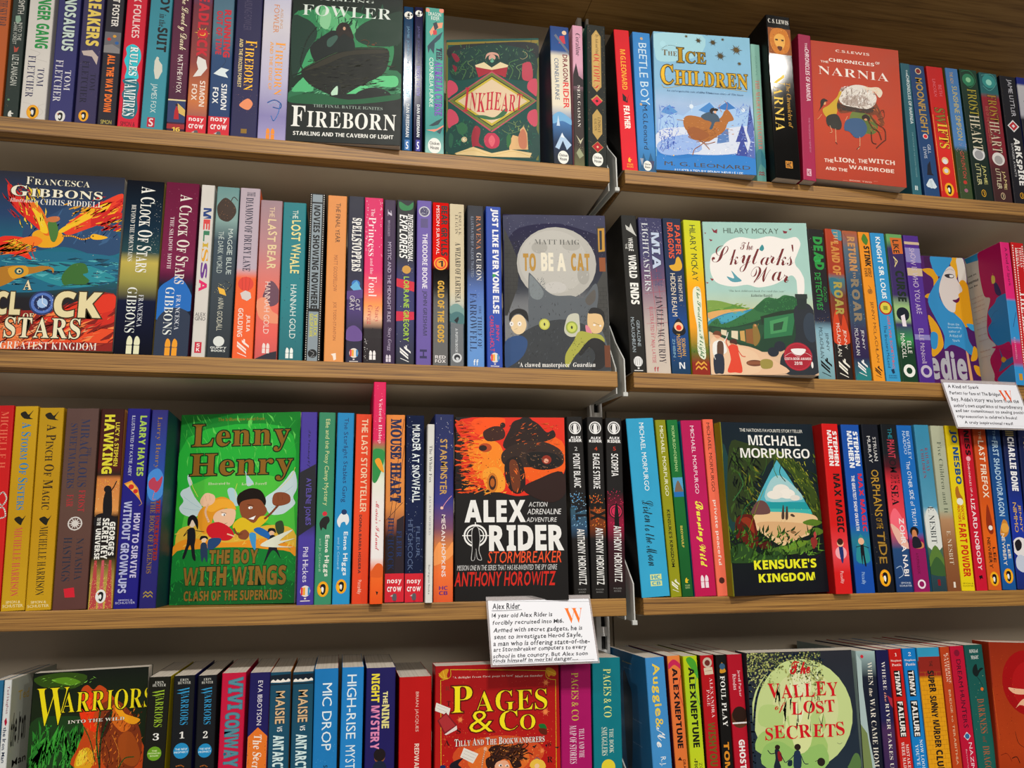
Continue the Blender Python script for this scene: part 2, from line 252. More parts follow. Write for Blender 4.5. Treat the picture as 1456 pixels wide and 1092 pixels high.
DATA = r"""B|b|1L|-700.0 2.0 518.0 18.0 197.5 129.0|-2.07 0.00|b8602c|||rust-orange spine with dark serif lettering, first on the top shelf, cut by the frame
t S 2a2c3a 350 287 850 450 THE SKY BEAR
h n e0b040 200 500 450 540 w
r 2f6f80 250 495 500 515
B|b|1L|-680.3 2.0 518.0 14.6 197.6 129.0|-1.94 0.00|26332f|||narrow dark green spine with pale hand lettering and small leaves beside the white one
t nw d8d8d0 400 274 850 361 SMITH
p 8fae9a 300,376 600,371 700,402 450,427 300,407
t n c9ccc4 520 417 800 529 INTO THE
t n c9ccc4 220 417 480 554 DARK FOREST
p b04a3a 350,564 500,579 700,569 600,599 400,604
t n d5d8d0 300 619 750 807 LIZ FLANAGAN
d c8b070 8 0.20 100 817 900 954
e 6a9a70 300 895 80 6
k bear e8e8e0 500 978 6.6
B|b|1L|-664.0 2.0 518.0 25.4 197.4 129.0|-1.60 0.00|dedad4|||wide white spine with big green capitals and navy author name
t N+ 1f8f45 350 195 880 565 FINGER GANG
s b9b4ae 0.26 200,575 600,595 400,626 900,646
s c4bfb8 0.23 100,903 400,913 300,952 600,982
s c4bfb8 0.23 950,903 700,923 900,952 700,986
t S- 1e2050 550 686 820 800 TOM
t S- 1e2050 150 613 450 869 FLETCHER
k puffin - 500 957 8.6
B|b|1L|-635.3 2.0 518.0 23.3 197.5 129.0|-1.30 0.00|343468@40,3b3b70|||navy spine with pale outlined capitals, beside the white spine with green capitals
t N+o1c2440 cfe0d8 300 154 820 563 DINOSAURUS
t S- e4e2e6 550 684 820 809 TOM
t S- e4e2e6 120 623 450 880 FLETCHER
k puffin e8e6e2 500 969 7.0
B|b|1L|-609.4 2.0 518.0 21.9 197.5 129.0|-1.34 0.00|3a3458|||dusky purple spine with large cream-yellow capitals and a small ship
t H e8cf6a 250 147 880 516 BREAKERS
p c8b8b0 100,552 600,542 900,583 850,633 600,583 200,578
d e0c8c0 14 0.20 50 532 950 654
t S- 171430 600 689 850 795 TOM
t S- 171430 180 613 500 874 FLETCHER
k puffin - 420 953 7.0
d d8a090 12 0.16 600 795 950 973
B|b|1L|-586.1 2.0 518.0 18.6 197.7 129.0|-0.94 0.00|26242e|||black-violet spine with orange capitals and a band of small children
t N f0ece6 350 141 750 378 CAT FOSTER
r 6b6a70 50 414 950 548
e c23a30 300 461 110 10
e d8a040 600 440 100 9
e 2f62a0 750 482 110 10
p 8a8788 50,502 500,492 950,518 950,548 50,548
t H f07a2c 300 559 720 917 ALL THE WAY DOWN
h n c8b860 200 966 800 991 SIMON
B|b|1L|-565.4 2.0 518.0 21.7 197.7 129.0|-0.73 0.00|c01f38@0,d02440|||crimson spine with white author capitals and a turquoise splashed title
t N- f2d6d4 350 72 720 436 ALEX FOULKES
g 37c4d2 150,504 450,478 800,504 900,565 750,627 850,688 600,708 200,698 250,637 100,586 200,545
g 176f80 100,708 600,693 900,729 850,810 920,890 700,945 200,935 300,860 120,800 250,749
t S+o10404a e9fbfb 350 493 750 678 RULES
t So10404a f2fbfb 200 698 780 930 VAMPIRES
h n 5a0a18 150 965 850 994 SIMON &
B|b|1L|-541.3 2.0 518.0 23.7 197.9 129.0|-0.34 0.00|3f8797@0,4593a2|||teal-blue spine with black capitals, a pale suited figure and a red square
t N+ 15181c 450 106 880 251 BOY
t Ii 20262a 450 261 750 346 in the
t N+ 15181c 420 351 880 508 SUIT
p d8d8cc 400,570 500,539 620,570 750,591 780,632 620,683 480,683 400,632
e d8d8cc 520 552 70 8
t n d3e2e0 300 714 620 896 JAMES FOX
r b8203c 280 926 620 986
h N f0e0e0 350 931 550 981 S
B|b|1L|-514.1 2.0 518.0 19.4 197.7 129.0|-1.13 0.00|4a1f38@0,5a2440@55,3a1a34|||plum spine with cream script title, ending in a moonlit walking figure
t co3a1428 f2e2c4 300 90 850 483 The Lovely Dark
d e8c8b0 12 0.20 100 473 900 782
t nw f0e6e0 400 514 720 757 MATTHEW FOX
r 2c3c66 20 808 980 944
p d8b86a 550,823 980,863 980,904 600,883
r 9c2a30 20 954 980 984
p b0202c 400,873 500,838 620,873 660,924 380,924
e 3a1c20 500 835 70 7
r e6d8a8 20 800 980 809
h N f2d060 300 974 750 999 16
B|b|1L|-493.5 2.0 518.0 21.4 197.7 129.0|-0.82 0.00|2a4a80@0,6a3340@18,8a4440@55,c87a4a@80,5a3a60|||blue-to-brick spine with red capitals, gold starburst and a falling white figure
t H c02838 300 52 850 511 DEADLOCK
S f4c850 550 358 9.0
e d03028 550 358 130 14
p e8e4e0 400,511 800,532 900,584 600,636 200,646 450,595 350,553
s 1a1418 0.33 300,522 500,506 700,522
t N f0e0d4 580 667 850 831 SIMON
t N f0e0d4 180 693 450 795 FOX
r cc2838 0 892 1000 1001
k crow - 500 945 12.8
B|b|1L|-470.0 2.0 518.0 23.1 197.6 129.0|-1.17 0.00|4a6a80@0,5a7a88@35,2c4a70@50,243a66|||slate-blue spine with red capitals and a white water splash
t H c02838 550 187 880 502 RUNNING
t H b83040 180 198 480 486 OUT OF TIME
p e4eef0 150,612 500,570 880,580 700,601 850,633 400,622
s 1c2430 0.33 600,507 700,528 500,570
t N eef0f0 550 674 820 839 SIMON
t N eef0f0 150 700 420 803 FOX
r cc2838 0 885 1000 1001
k crow - 500 936 14.3
B|b|1L|-445.9 2.0 518.0 29.1 197.7 129.0|-0.56 0.00|262448@0,2a2850|||indigo spine with gold foil serif title and a glowing ember burst
t n 47415f 300 102 600 308 AISLING FOWLER
t S-^m d8a33c 420 373 850 700 FIREBORN
t N- e8d49a 180 367 320 684 AND THE FROZEN FOREST
g e8946a 300,793 600,752 800,783 650,824 400,814
d f0b088 26 0.20 150 721 950 844
d c89a8a 20 0.16 50 319 950 947
r 8a6a20 400 947 620 975
B|b|1L|-416.1 2.0 518.0 31.4 197.8 129.0|-0.32 0.00|c4c4dc@0,d4d0d8@25,c0bcd4@60,8c86b4@85,a8a0c8|||pale lilac spine with orange serif title and a blue wave curl
t n d08850 380 113 580 304 FOWLER
t n c8a080 620 135 720 272 AISLING
t S-^ f0a23a 500 363 850 713 FIREBORN
t N- e8a860 300 366 420 682 AND THE EDGE OF
s 3a6ab0 1.3 300,766 550,745 780,766 750,797 500,792
s 4a7ac0 0.99 750,766 700,828 550,879 450,848
s a8c0e0 0.66 350,776 550,760 700,781
d f4ece4 18 0.20 50 460 950 931
k hc e89030 450 964 9.4
B|f|1L|-384.7 2.0 518.2 130.8 194.3 26.0|0.07 5.27|101916@0,123022@30,0e231a@70,15181a|||large face-out green cover with a cloaked figure in a stone boat under a cave
g 2f7f52 19,152 218,109 509,107 730,142 881,259 928,380 845,526 532,604 246,593 100,523 34,384
g 5fae78 217,87 436,99 601,204 517,275 312,239 222,176
g 3f9a66 37,417 116,326 234,376 171,520 46,558
v 3a8a5e 60 10.6 0.88 70 40 18 141 957 367
v 1c4a36 60 12.3 1.06 60 40 218 109 956 345
v 7ac494 24 7.1 0.71 80 30 247 108 516 253
g 8cc79a 276,107 350,137 327,239 253,209
g 163326 574,250 658,179 832,126 1006,95 999,299 781,341 606,316
g 17352a 4,186 107,171 210,222 229,299 150,412 100,513 30,569
s 0f241c 1.6 225,232 145,324 97,469 115,534 32,569
g 2a6b49 25,666 246,583 529,550 961,500 980,674 538,733 31,752
v 4f9a70 70 10.6 0.71 20 30 28 602 966 696
v 1a4a34 60 12.3 0.88 15 20 29 623 967 717
v 7ac898 40 5.3 0.53 40 40 106 620 536 690
g 56b27a 32,666 159,564 222,659 110,674
g 62c285 506,670 674,577 860,537 962,544 949,610 733,618 564,689
g 10150f 108,534 211,475 379,403 521,364 680,351 869,354 875,459 817,538 619,622 451,693 278,657 162,607
v 24261a 90 10.6 0.71 10 14 150 401 863 635
v 060a08 60 8.8 0.71 10 14 151 423 821 658
g 2c2a1e 136,533 240,480 380,419 550,379 840,363 855,383 523,413 326,482
s 4e7a48 0.26 115,525 239,469 407,401 550,368 854,353
g 0d1a18 176,367 231,321 314,273 371,248 443,256 546,285 572,372 464,388 351,415 239,463 194,432
g 231a14 399,247 426,201 469,188 513,202 545,251 561,295 517,286 473,266 431,290
e c9a085 474 230 12 12
g 1c130f 435,223 462,190 514,206 533,252 508,242 485,209 456,216 446,256
g 3a5a50 331,311 401,280 417,302 362,359 326,355
s 2f4f44 0.53 91,371 162,379 216,321 259,308
s 5c3a22 0.71 627,309 663,300 700,314 686,340 723,346
e 5c3a22 740 330 16 7
e 5c3a22 763 318 7 4
g 0c1714 538,733 620,655 762,622 893,650 931,719 851,705 735,672 652,729
e 4f8f68 857 653 4 4
g 0b1512 389,609 446,596 463,661 436,694 366,697 392,653
g bfe0c8 378,669 433,624 430,705 394,696
d 8fd0a0 60 0.21 135 619 538 733
g 121a18 3,753 987,673 1011,1020 13,1000
g 1d5a3a 35,709 251,679 537,712 951,664 966,696 538,744 45,751
h S-^ d9e4dc 242 21 740 41 AISLING
h S- dfe9e2 94 76 896 151 FOWLER
h S- 9fb0a6 227 752 838 772 THE FINAL BATTLE IGNITES
h S^ f1f1ec 40 767 960 905 FIREBORN
h N f1f1ec 62 934 939 960 STARLING AND THE CAVERN OF LIGHT
B|b|1L|-251.4 2.0 518.0 11.8 193.9 129.0|-0.23 0.00|143a5c@0,1a4a6e|||slim royal-blue spine with a football at the head
e f0f0ea 500 61 440 27
e 15181c 500 61 140 9
d 15181c 7 1.20 150 31 850 91
t n 6a9ab8 300 138 620 399 JAMIE JOHNSON
t N a4d4e8 280 418 700 636 THE KICK OFF
t N e8eef0 350 679 680 904 DAN FREEDMAN
r 3a78b8 250 922 750 991
h N ffffff 380 934 620 983 S
B|b|1L|-237.9 2.0 518.0 10.5 195.1 129.0|-0.30 0.00|1c1a3c|||slim dark-violet spine with a football at the head
e f0f0ea 500 45 420 23
e 15181c 500 45 140 8
d 15181c 7 1.20 150 19 850 71
t n 4a4880 300 135 620 395 JAMIE JOHNSON
t N 8a84c0 280 414 700 619 SHOOT TO WIN
t N e8eef0 350 680 680 898 DAN FREEDMAN
r 3a3a98 250 917 750 992
h N ffffff 380 929 620 980 S
B|b|1L|-224.1 2.0 518.0 22.5 196.4 129.0|-0.36 0.00|4a9c90@0,57a99a@60,3f8f8c@85,9cc8c0|||sea-green spine with purple title, black dragon and white lettering
h nw f0f4ee 150 29 850 58 DRAGON
h nw f0f4ee 300 58 750 86 RIDER
e e8907a 100 19 120 14
e e8907a 880 13 140 16
p e8a080 200,173 500,109 950,96 900,134 600,147 300,198
p 20303c 400,109 600,96 700,134 500,160
p c23a40 400,160 600,154 620,185 420,192
p 24404e 100,274 250,249 600,198 950,160 800,211 500,249 450,324 250,287 150,324
t So173a40 2a1a4a 600 280 900 362 THE
t So243a60 8a5ac8 500 375 900 745 AURELIA CURSE
t nw e8f2ea 200 350 450 690 CORNELIA FUNKE
p 1c3840 200,817 600,781 950,757 700,805 400,817
p e8907a 50,847 600,835 980,805 980,817 500,854
p 24404e 600,854 950,817 800,866
k chick - 500 947 14.0
B|f|1L|-192.7 70.0 518.8 122.3 200.6 30.0|0.36 12.76|14504a@0,124a46|||green and gold face-out cover with a diamond frame and red lettering, standing back and turned
p 8a7a30 -2,19 1005,14 995,38 3,39
p 6f7434 -5,25 18,26 33,816 18,816
p 6f7434 985,27 1011,28 985,876 960,876
g 20262a 38,53 409,31 956,35 973,157 604,113 488,45 371,110 59,146
g 0d3834 59,106 370,43 644,47 954,117 951,288 681,298 488,243 256,293 62,278
s 4f7a48 0.99 178,292 216,227 158,213 215,161
s 6f8a58 0.79 255,280 294,215 235,174 293,149
s 4f7a48 0.99 681,298 720,233 682,180 779,155
v 3f6a48 70 6.7 0.99 80 60 58 53 449 282
v 56805a 50 5.9 0.79 90 60 527 59 951 288
v 10302c 50 7.9 0.99 60 70 57 39 952 249
v 2a6a54 50 5.1 0.79 60 80 48 601 942 826
s 7a9a68 0.79 778,299 797,247 759,207 856,182
s 274a3c 1.2 410,71 449,111 351,123 293,162
e d8a898 497 138 37 24
e 6fae94 497 158 21 17
g d8a898 425,150 439,111 497,98 562,112 575,152 556,125 497,114 445,127
p 2c3a34 474,151 490,151 490,158 474,158
p 2c3a34 509,151 525,152 525,158 509,158
p a32638 317,202 488,228 666,206 642,285 488,241 352,281
p ead8b0 313,191 410,170 492,211 585,172 672,196 662,209 492,228 323,205
s ead6a0 0.32 826,96 867,109 873,136 828,153 799,144
e b8b088 195 68 3 2
d e8dca8 24 0.30 77 53 953 177
g c0485c 826,300 821,208 837,182 915,183 928,301
g 8a2038 59,106 107,107 147,147 108,166
g 7f1c34 70,186 119,206 100,239
g d05068 23,303 101,317 131,370 64,408 25,421
g d05068 974,302 893,314 873,366 930,405 972,419
g d05068 27,511 104,525 143,589 68,639 29,626
g d05068 970,522 890,534 870,585 926,636 974,624
p c25068 26,446 494,237 973,457 494,676
p 6f7a3a 37,447 494,247 962,457 494,663
p 1f2a20 84,447 494,270 920,457 494,638
p c8b440 95,449 494,279 906,458 494,630
p e6cfae 132,450 494,296 872,459 494,612
g 3a6a48 296,553 411,554 526,568 641,505 660,531 603,569 488,587 373,573
g 0f443e 30,652 258,591 488,689 717,596 968,662 960,863 488,834 33,816
v 1f6a54 60 5.1 0.79 60 80 48 614 942 826
v 88a060 24 4.3 0.59 60 60 526 606 906 687
v 2f7a58 30 5.1 0.99 90 60 67 601 298 794
s 8aa060 0.39 526,619 679,608 793,660 678,684 602,658
e e8d6a8 203 723 30 19
e 7a6a50 203 723 23 14
e f2e6c4 203 723 20 12
s 2a2a24 0.3 203,723 231,711
g 2f6a48 125,627 182,602 240,641 202,685 145,678
g 27604a 49,677 88,703 70,779 41,753
g 9c2a3c 279,705 316,629 373,656 355,744 412,783 317,769 298,794
s 9c2a3c 0.49 335,668 373,649
g c03a58 412,719 450,682 497,682 526,683 574,721 564,772 497,790 431,770
g e06a78 459,733 494,695 530,733 497,777
p e0b884 678,748 716,697 792,711 793,660 831,635 868,686 876,800 678,798
g c87f60 773,711 821,654 859,699 858,787 791,786
g 2f6a3c 650,709 688,691 697,748 659,785
p e8cf9c 109,817 298,775 494,821 696,798 914,825 894,857 494,846 118,827
s c8a84c 0.39 99,823 298,800 494,836 715,811 919,853
d f0e8c0 20 0.30 67 576 942 813
h Ikw c02840 190 352 824 532 INKHEART
B|b|1L|-66.7 0.0 518.0 24.6 189.8 129.0|-0.29 0.00|1e3f78@0,26508c@18,e4dcc8@22,e8e0cc@58,4a78ac@70,1a2c4a@85,20242c|16263e||cream spine between blue skies, red title, flying dragon above icy peaks
e e8c8a8 750 43 120 16
p c23a4a 500,70 750,64 800,125 450,125
p 6a7080 200,70 600,138 980,206 980,179 600,111 300,57
t n+ 7a2030 620 206 880 406 DRAGON
t n+ d84040 600 412 900 603 RIDER
t n 24507c 180 239 400 544 CORNELIA FUNKE
g 7ab0d8 0,668 400,629 980,681 980,719 500,694 0,719
p c8dcf0 200,732 300,655 380,732
p b8d0ea 100,886 450,784 950,861 700,899 500,835 300,899
p e8f0f8 400,810 480,778 600,816
k chick - 500 953 12.3
B|b|1L|-39.9 2.0 518.2 13.5 195.7 129.0|0.72 0.00|d8a4b8@0,d8a8bc@30,3a3234@48,3c3430@85,6a6a4a|||pink-topped thin spine with black script and a spiky hill
p 2a2226 0,365 300,273 550,365 980,391 980,442 0,442
t I- 2a1c28 300 56 750 221 Coraline
t Sw- e8e4dc 380 430 680 730 NEIL GAIMAN
p c8c4a8 200,786 600,824 900,799 600,849
p 9aa080 200,911 500,874 900,924 500,949
d d8d4b0 20 0.28 100 799 900 961
B|b|1L|-22.2 2.0 518.5 24.8 199.4 129.0|1.16 0.00|1b1f1c|2e6a60||black spine with tan lozenge panels, red diamonds and gold rays
p b89a5c 250,78 500,32 750,78 750,440 500,478 250,440
p c8a868 300,84 500,45 700,84 700,434 500,466 300,434
t i 4a3020 420 65 620 208 By Ash and Oak
t S- c23038 340 208 680 453 OCTOPUS
D b89a5c 500 535 7.7
D d03048 500 542 7.0
D 3a1418 500 542 2.2
p b89a5c 250,642 500,598 750,642 750,767 500,811 250,767
t S- 3a3020 520 655 680 761 LINDSAY
t S- 3a3020 340 667 480 749 GALVIN
D b89a5c 500 860 7.7
D a81828 500 860 7.0
D e8c8a0 500 860 1.7
d c8a868 40 0.32 30 12 200 940
d c8a868 40 0.32 800 12 970 940
k chick - 500 946 12.4
B|b|1R|22.3 2.0 518.0 20.6 197.2 129.0|-1.16 0.00|c81c28@0,d82434|1c1a18||scarlet spine with yellow author capitals and a small black bird
t N- f0b040 320 143 660 434 M.G.LEONARD
p 1c1416 300,461 550,488 500,521 750,461 620,501 600,528 300,514
t H f4efe8 320 548 700 712 FEATHER
k bear f0c040 500 927 5.8
h n f0c040 300 952 700 965 WALKER
h n f0c040 300 969 700 981 BOOKS
B|b|1R|43.6 2.0 518.0 24.0 197.0 129.0|0.02 0.00|3f86c4@0,4a8cc8@80,2f6a94|||sky-blue spine with pale tall capitals over patchwork hills
t nw cfe4f0 280 76 800 526 BEETLE BOY
t nw 1c3048 350 526 650 843 M.G.Leonard
e c8a880 500 44 80 10
e c8a880 300 526 70 9
p 2a5a80 50,992 300,869 500,947 700,863 980,992
p a0a8b8 100,908 300,908 200,960
p 4a4a68 600,921 900,921 750,986
k chick - 500 957 9.6
B|f|1R|66.3 -0.0 521.4 129.7 196.1 22.0|1.48 6.20|8fc0d8@0,8cb8d8@40,a8c0e0@52,7aa4dc@80,2a78c0@88,2f7cc4|||face-out pale blue cover with a child riding a running deer through snow
g a8d4e0 3,18 505,6 458,162 72,223 9,129
e b0dce8 96 90 29 22
p a8c8ec 29,646 153,587 284,608 401,535 555,495 629,539 728,480 896,554 1013,521 1001,684 26,726
p 4a88c8 438,561 555,499 610,540 551,583
p 3a78bc 629,539 737,486 821,530 724,548
p 5c94d0 59,591 146,534 229,584 152,607
g d8e0f0 35,726 281,689 620,687 1003,657 992,805 609,874 31,858
g 9cb8e8 33,805 335,740 461,840 234,889 48,884
s 5a7ad0 0.41 42,538 57,645 35,726
s 6a8ad8 0.41 118,535 188,653 146,774
s 4f74cc 0.51 52,778 124,854 203,745
s 5f80d4 0.41 899,499 817,584 934,552
p 3a4a98 880,635 805,773 852,771 787,893 948,886 890,769 928,767
p 34468c 967,496 924,687 1001,684
p 5a6cb0 997,738 988,604 924,687 957,766 911,874 992,884
p 5a80b8 639,700 734,682 738,775 614,794
s d8e8f8 0.27 325,539 420,535
s d8e8f8 0.27 375,496 371,577
e e0ecf8 369 537 21 16
e e0ecf8 897 540 19 14
g 2f7fc8 16,898 233,915 534,877 986,884 981,1032 16,1022
v 5a7ad0 70 5.3 0.61 90 90 42 538 218 837
v 8aa4e8 60 4.1 0.61 90 90 38 646 422 868
v 6a8ad8 60 4.5 0.61 90 60 822 503 991 818
v ffffff 50 2.5 0.61 90 90 32 832 968 872
v 4a68c0 30 7.0 0.61 80 14 34 753 235 876
v c8d8f4 40 4.9 0.61 0 20 55 712 991 818
g a86a30 283,635 341,603 473,613 566,636 663,605 704,556 743,547 796,612 737,635 696,697 617,741 502,786 372,738 299,701
v c08040 60 4.1 0.41 0 30 302 634 770 721
v 7a4420 40 4.1 0.41 0 30 299 688 616 754
g 96582a 317,714 394,684 542,731 465,774 371,771
s a86a34 1 372,738 334,760 464,787 536,837
s 96582a 1 541,757 444,814 386,843 365,884
s a86a34 0.82 618,727 540,771 407,790
s 96582a 0.82 427,762 501,799 596,782
s b87838 0.61 675,564 649,524 669,510
s b87838 0.61 724,548 736,507 709,481
s a86a34 0.61 283,642 217,638
e f0e0d0 283 635 8 4
g 40566a 464,600 551,569 626,586 652,632 604,641 573,689 544,690 566,643 491,626
e e8b898 608 567 14 11
g 1e1618 552,562 582,538 638,545 628,559 590,561 579,584
e e8c070 174 894 7 5
e d8e8f8 404 849 6 4
d ffffff 80 0.36 60 43 964 925
S 4a3c18 464 47 5.3
S 5a4a20 340 21 3.3
S 4a3c18 615 54 6.1
S 4a3c18 687 151 7.8
S 5a4618 855 98 8.6
S 5a4a20 881 200 3.7
S 4a3c18 718 26 3.3
S 5a4a20 554 -4 2.9
h S^-m 6a5020 90 132 238 173 THE
h S^mo3a3018 a8842c 237 111 535 221 ICE
h S^mo4a3c18 c8a038 67 244 958 387 CHILDREN
s d8b850 0.51 76,388 122,413 352,381 638,388 945,401
s 3a3420 0.2 76,133 134,102 211,98 268,123
h i 2a4a70 120 425 912 441 An unforgettable tale after a Christmas story of The Snow
h i 2a4a70 464 424 588 436 The Times
h n 4a4028 81 938 941 966 M. G. LEONARD
h n e8f0f4 182 986 864 1008 ILLUSTRATED BY PENNY NEVILLE-LEE
B|b|1R|206.5 5.0 518.4 13.4 201.9 129.0|1.62 0.00|8cbcb0@0,94bcac@60,4a8c90@80,6a9a90|||pale mint spine with coral serif title, tucked beside the snow-deer cover
t S- e07060 300 266 750 766 THE MAGICIANS DAUGHTER
t n 7aa89c 400 86 600 239 CARYL
g 3a7a88 0,805 500,766 980,832 980,897 400,871 0,950
k mac 8a2030 500 937 6.7
B|b|1R|223.3 -12.0 518.7 35.3 236.5 129.0|1.20 0.00|0e0d0c|0b0a0a||tall thick glossy black spine with golden beast picture and gold lettering
r 8a4a18 50 79 980 243
g c87a28 120,124 300,82 750,82 920,136 900,195 700,237 300,237 120,184
g e8b058 300,136 500,112 720,130 700,184 550,213 400,201 300,172
g 5a2a10 400,195 600,195 550,219 450,219
p 3a1c0c 330,148 440,148 440,158 330,158
p 3a1c0c 580,148 680,148 680,158 580,158
d f0d078 50 0.40 80 82 950 240
d 4a2008 40 0.44 80 82 950 240
h S f0ece4 80 22 920 49 C. S. LEWIS
t I- c89838 650 418 820 693 The Chronicles of
t S-^ f0cc60 120 366 600 721 NARNIA
r c88830 420 896 700 938
h N 1a1208 460 901 660 934 HC
B|b|1R|262.1 -12.0 519.0 18.4 213.0 129.0|3.15 0.00|96204a@0,a02850|8a1c34||magenta spine with white capitals, sticking out beside the thick black one
t N- e8ccd4 500 55 680 100 THE
t N- f0dce2 480 100 800 464 CHRONICLES OF NARNIA
t n c08098 550 577 680 813 THE MAGICIANS NEPHEW
r e0b8c4 280 925 620 971
h N 962048 340 932 560 966 HC
B|f|1R|283.3 -6.0 525.1 126.3 203.6 24.0|3.22 4.54|b0432a@0,b8482c@60,a83e28|||face-out brick-red cover with a pale-maned beast, two children and a green disc
e 6a7a38 540 560 139 93
e 5a6c30 630 584 87 63
g 7a3e20 270,415 349,334 491,296 653,311 693,384 755,470 794,557 746,576 706,504 636,509 499,489 313,517 270,475
g e4ddd4 298,398 372,332 491,296 630,305 718,367 689,430 593,467 409,465 318,442
g b4a49a 319,427 462,371 601,376 642,433 479,453
v f8f4f0 90 5.9 0.68 60 40 303 330 688 445
v 9a8a80 70 5.9 0.68 70 40 303 337 686 460
v d0c4bc 40 5.4 0.68 20 50 373 317 641 448
g 3a2a20 272,445 386,459 593,467 688,445 637,494 407,495 281,489
v 6a3a20 50 5.0 0.68 -20 30 272 445 776 499
v c87038 30 5.4 0.68 -40 30 594 452 788 617
s 6a2e18 2 636,509 701,564 790,602 795,676
s 5a2814 1.8 590,512 652,597 719,622 748,679
s 5c2a16 1.6 795,676 734,710 685,743
s 3a1c10 1.4 638,628 643,701 688,713
s 5c2a16 0.9 727,532 793,512 784,461 730,494
g e8dcc8 572,302 653,304 747,297 791,331 752,372 697,331 605,322
v f0b080 16 3.2 0.68 120 40 606 307 766 349
g c8a430 108,502 179,467 275,400 301,360 328,366 272,445 262,521 173,557 128,545
e e0a878 129 455 17 14
g 2a1a14 89,443 125,423 169,438 134,448 110,479 62,520 42,544 82,489
s e0a878 0.68 94,540 58,572 40,578
g 2c2a24 151,551 262,528 312,591 282,638 158,617
s e0b088 0.77 181,615 201,658 177,667
s e0b088 0.77 241,633 241,729
s 1c1814 0.79 235,729 252,743
g 3a5a80 355,573 426,546 541,545 594,601 554,663 461,684 395,645 339,634
e d89a70 583 538 20 14
g 2a1814 543,523 585,505 630,524 621,555 588,535 552,545
s d89a70 0.79 355,566 381,534
s e0b088 0.81 508,674 502,740 478,764
s 1c1814 0.79 502,743 466,765
h N- f0dcd0 280 48 666 67 C.S.LEWIS
h N f0e4da 107 142 195 157 THE
h N f4e8de 200 118 714 143 CHRONICLES
h N f0e4da 728 106 779 125 OF
h S- f4ece4 78 184 870 245 NARNIA
h N f0dcd0 104 852 203 877 THE
h N f0dcd0 217 835 448 871 LION,
h N f0dcd0 478 830 578 858 THE
h N f0dcd0 590 818 883 850 WITCH
h N f0dcd0 114 909 352 931 AND THE
h N f0dcd0 372 881 870 908 WARDROBE
h N d8a898 370 983 614 993 BOOK TWO
s d8a898 0.23 298,993 347,992
s d8a898 0.23 638,979 683,977
B|b|1R|431.7 2.0 518.4 14.5 198.3 129.0|1.59 0.00|2c5c68@0,306470|||muted teal spine with white capitals, right behind the brick-red cover
t N- c8d8d8 500 48 680 91 THE
t N- d8e4e4 480 91 800 466 CHRONICLES OF NARNIA
t n 7aa0a4 520 529 660 868 THE VOYAGE OF THE DAWN TREADER
k hc c8d8d8 450 947 4.4
B|b|1R|450.6 2.0 518.0 23.6 197.5 129.0|0.08 0.00|22406a@0,244672|||navy spine with tall gold title, a red jewel and a small ship
e d8c8a0 550 44 200 24
e 7a2028 550 44 150 18
t n+ b89448 280 97 760 531 MOONFLIGHT
e e8d8d0 500 550 170 20
e d02838 500 550 120 14
t n c8d0dc 550 609 750 680 GILL
t n c8d0dc 250 633 450 718 LEWIS
p 1a1a28 400,765 600,734 620,826 750,842 300,842
p d8e4ec 150,918 400,872 600,865 850,926 700,941 250,933
t n b8c8d0 420 880 560 941 am
B|b|1R|476.4 2.0 518.2 26.2 198.5 129.0|0.42 0.00|b81f20@0,c42822@50,d03028@60,c02420|||red spine with zigzag gold-green title and a white flower ornament
t nw d8707a 600 138 800 226 BETH
t nw d8707a 280 97 480 234 LINCOLN
t So5a1010 8a7a30 200 322 800 441 SW
t So7a1414 f0c040 250 441 850 630 IFTS
s f0c060 0.49 60,378 60,953
s f0c060 0.49 940,378 940,953
e e8c890 450 723 200 26
e e8e4e8 450 731 140 19
e f0b040 450 800 220 29
e d8dce4 450 800 120 16
k puffin - 500 938 10.0
B|b|1R|505.7 2.0 518.3 20.1 199.4 129.0|0.80 0.00|4a78ac@0,5a86b8@60,33452c@64,3a4a2c|6a7a30||blue spine turning leafy green with yellow-green title and red flower
t n c8a860 300 29 550 126 THE ADV.
t n c8b86a 350 139 750 556 SUNSHINE SIMPSON
d d8a8b0 26 0.56 100 572 950 650
d 6a8a40 40 0.48 50 588 950 958
t nw c05048 380 642 700 843 G.M.LINTON
e b83a30 500 874 140 14
e a0687c 500 935 140 14
B|b|1R|529.3 2.0 518.3 28.5 200.6 129.0|0.55 0.00|1c3a2a@0,122a22@30,15201c|||forest-green spine with gold-green tall letters and a pale moon
e 2f7a58 450 81 340 48
e 8fc89a 450 81 140 20
s 3a9a6a 0.49 100,19 600,11 850,84 500,140 150,100
t S-o0c1c14 a89c3c 300 152 820 356 FROST
t S-o0c1c14 d8d0b8 250 356 800 624 HEART
e e0e0e0 500 652 340 48
e a0a0a4 500 658 240 34
t nw c8c47c 550 732 800 878 JAMIE
t nw d8d4a0 220 725 500 886 LITTLER
k oval c89a28 500 944 6.8
B|b|1R|559.1 2.0 518.6 29.5 198.5 129.0|1.15 0.00|24585c@0,2a6468@16,8a2430@20,7a2230@60,4a2428@75,3c2424|||maroon spine with teal swirl top, gold-white tall letters and a pale moon
e 3a8f8c 500 65 360 53
e 9cd8c8 500 73 160 24
s 7ac8bc 0.49 120,23 700,7 900,73 500,139 150,106
t S-o3a1018 b08838 320 171 800 382 FROST
t S-o3a1018 dcc8b0 250 382 780 622 HEART
t n b06a58 120 269 280 558 RISE OF THE WORLD EATER
e e0dcd8 500 672 340 50
e a8a4a4 500 679 220 33
t nw d8c890 580 763 800 904 JAMIE
t nw e0d8b8 250 748 520 904 LITTLER
k oval c8b090 500 953 6.5
B|b|1R|591.3 2.0 518.7 26.6 197.2 129.0|1.61 0.00|14141c@0,191820|||black spine with white slanted title and a red-white rhombus
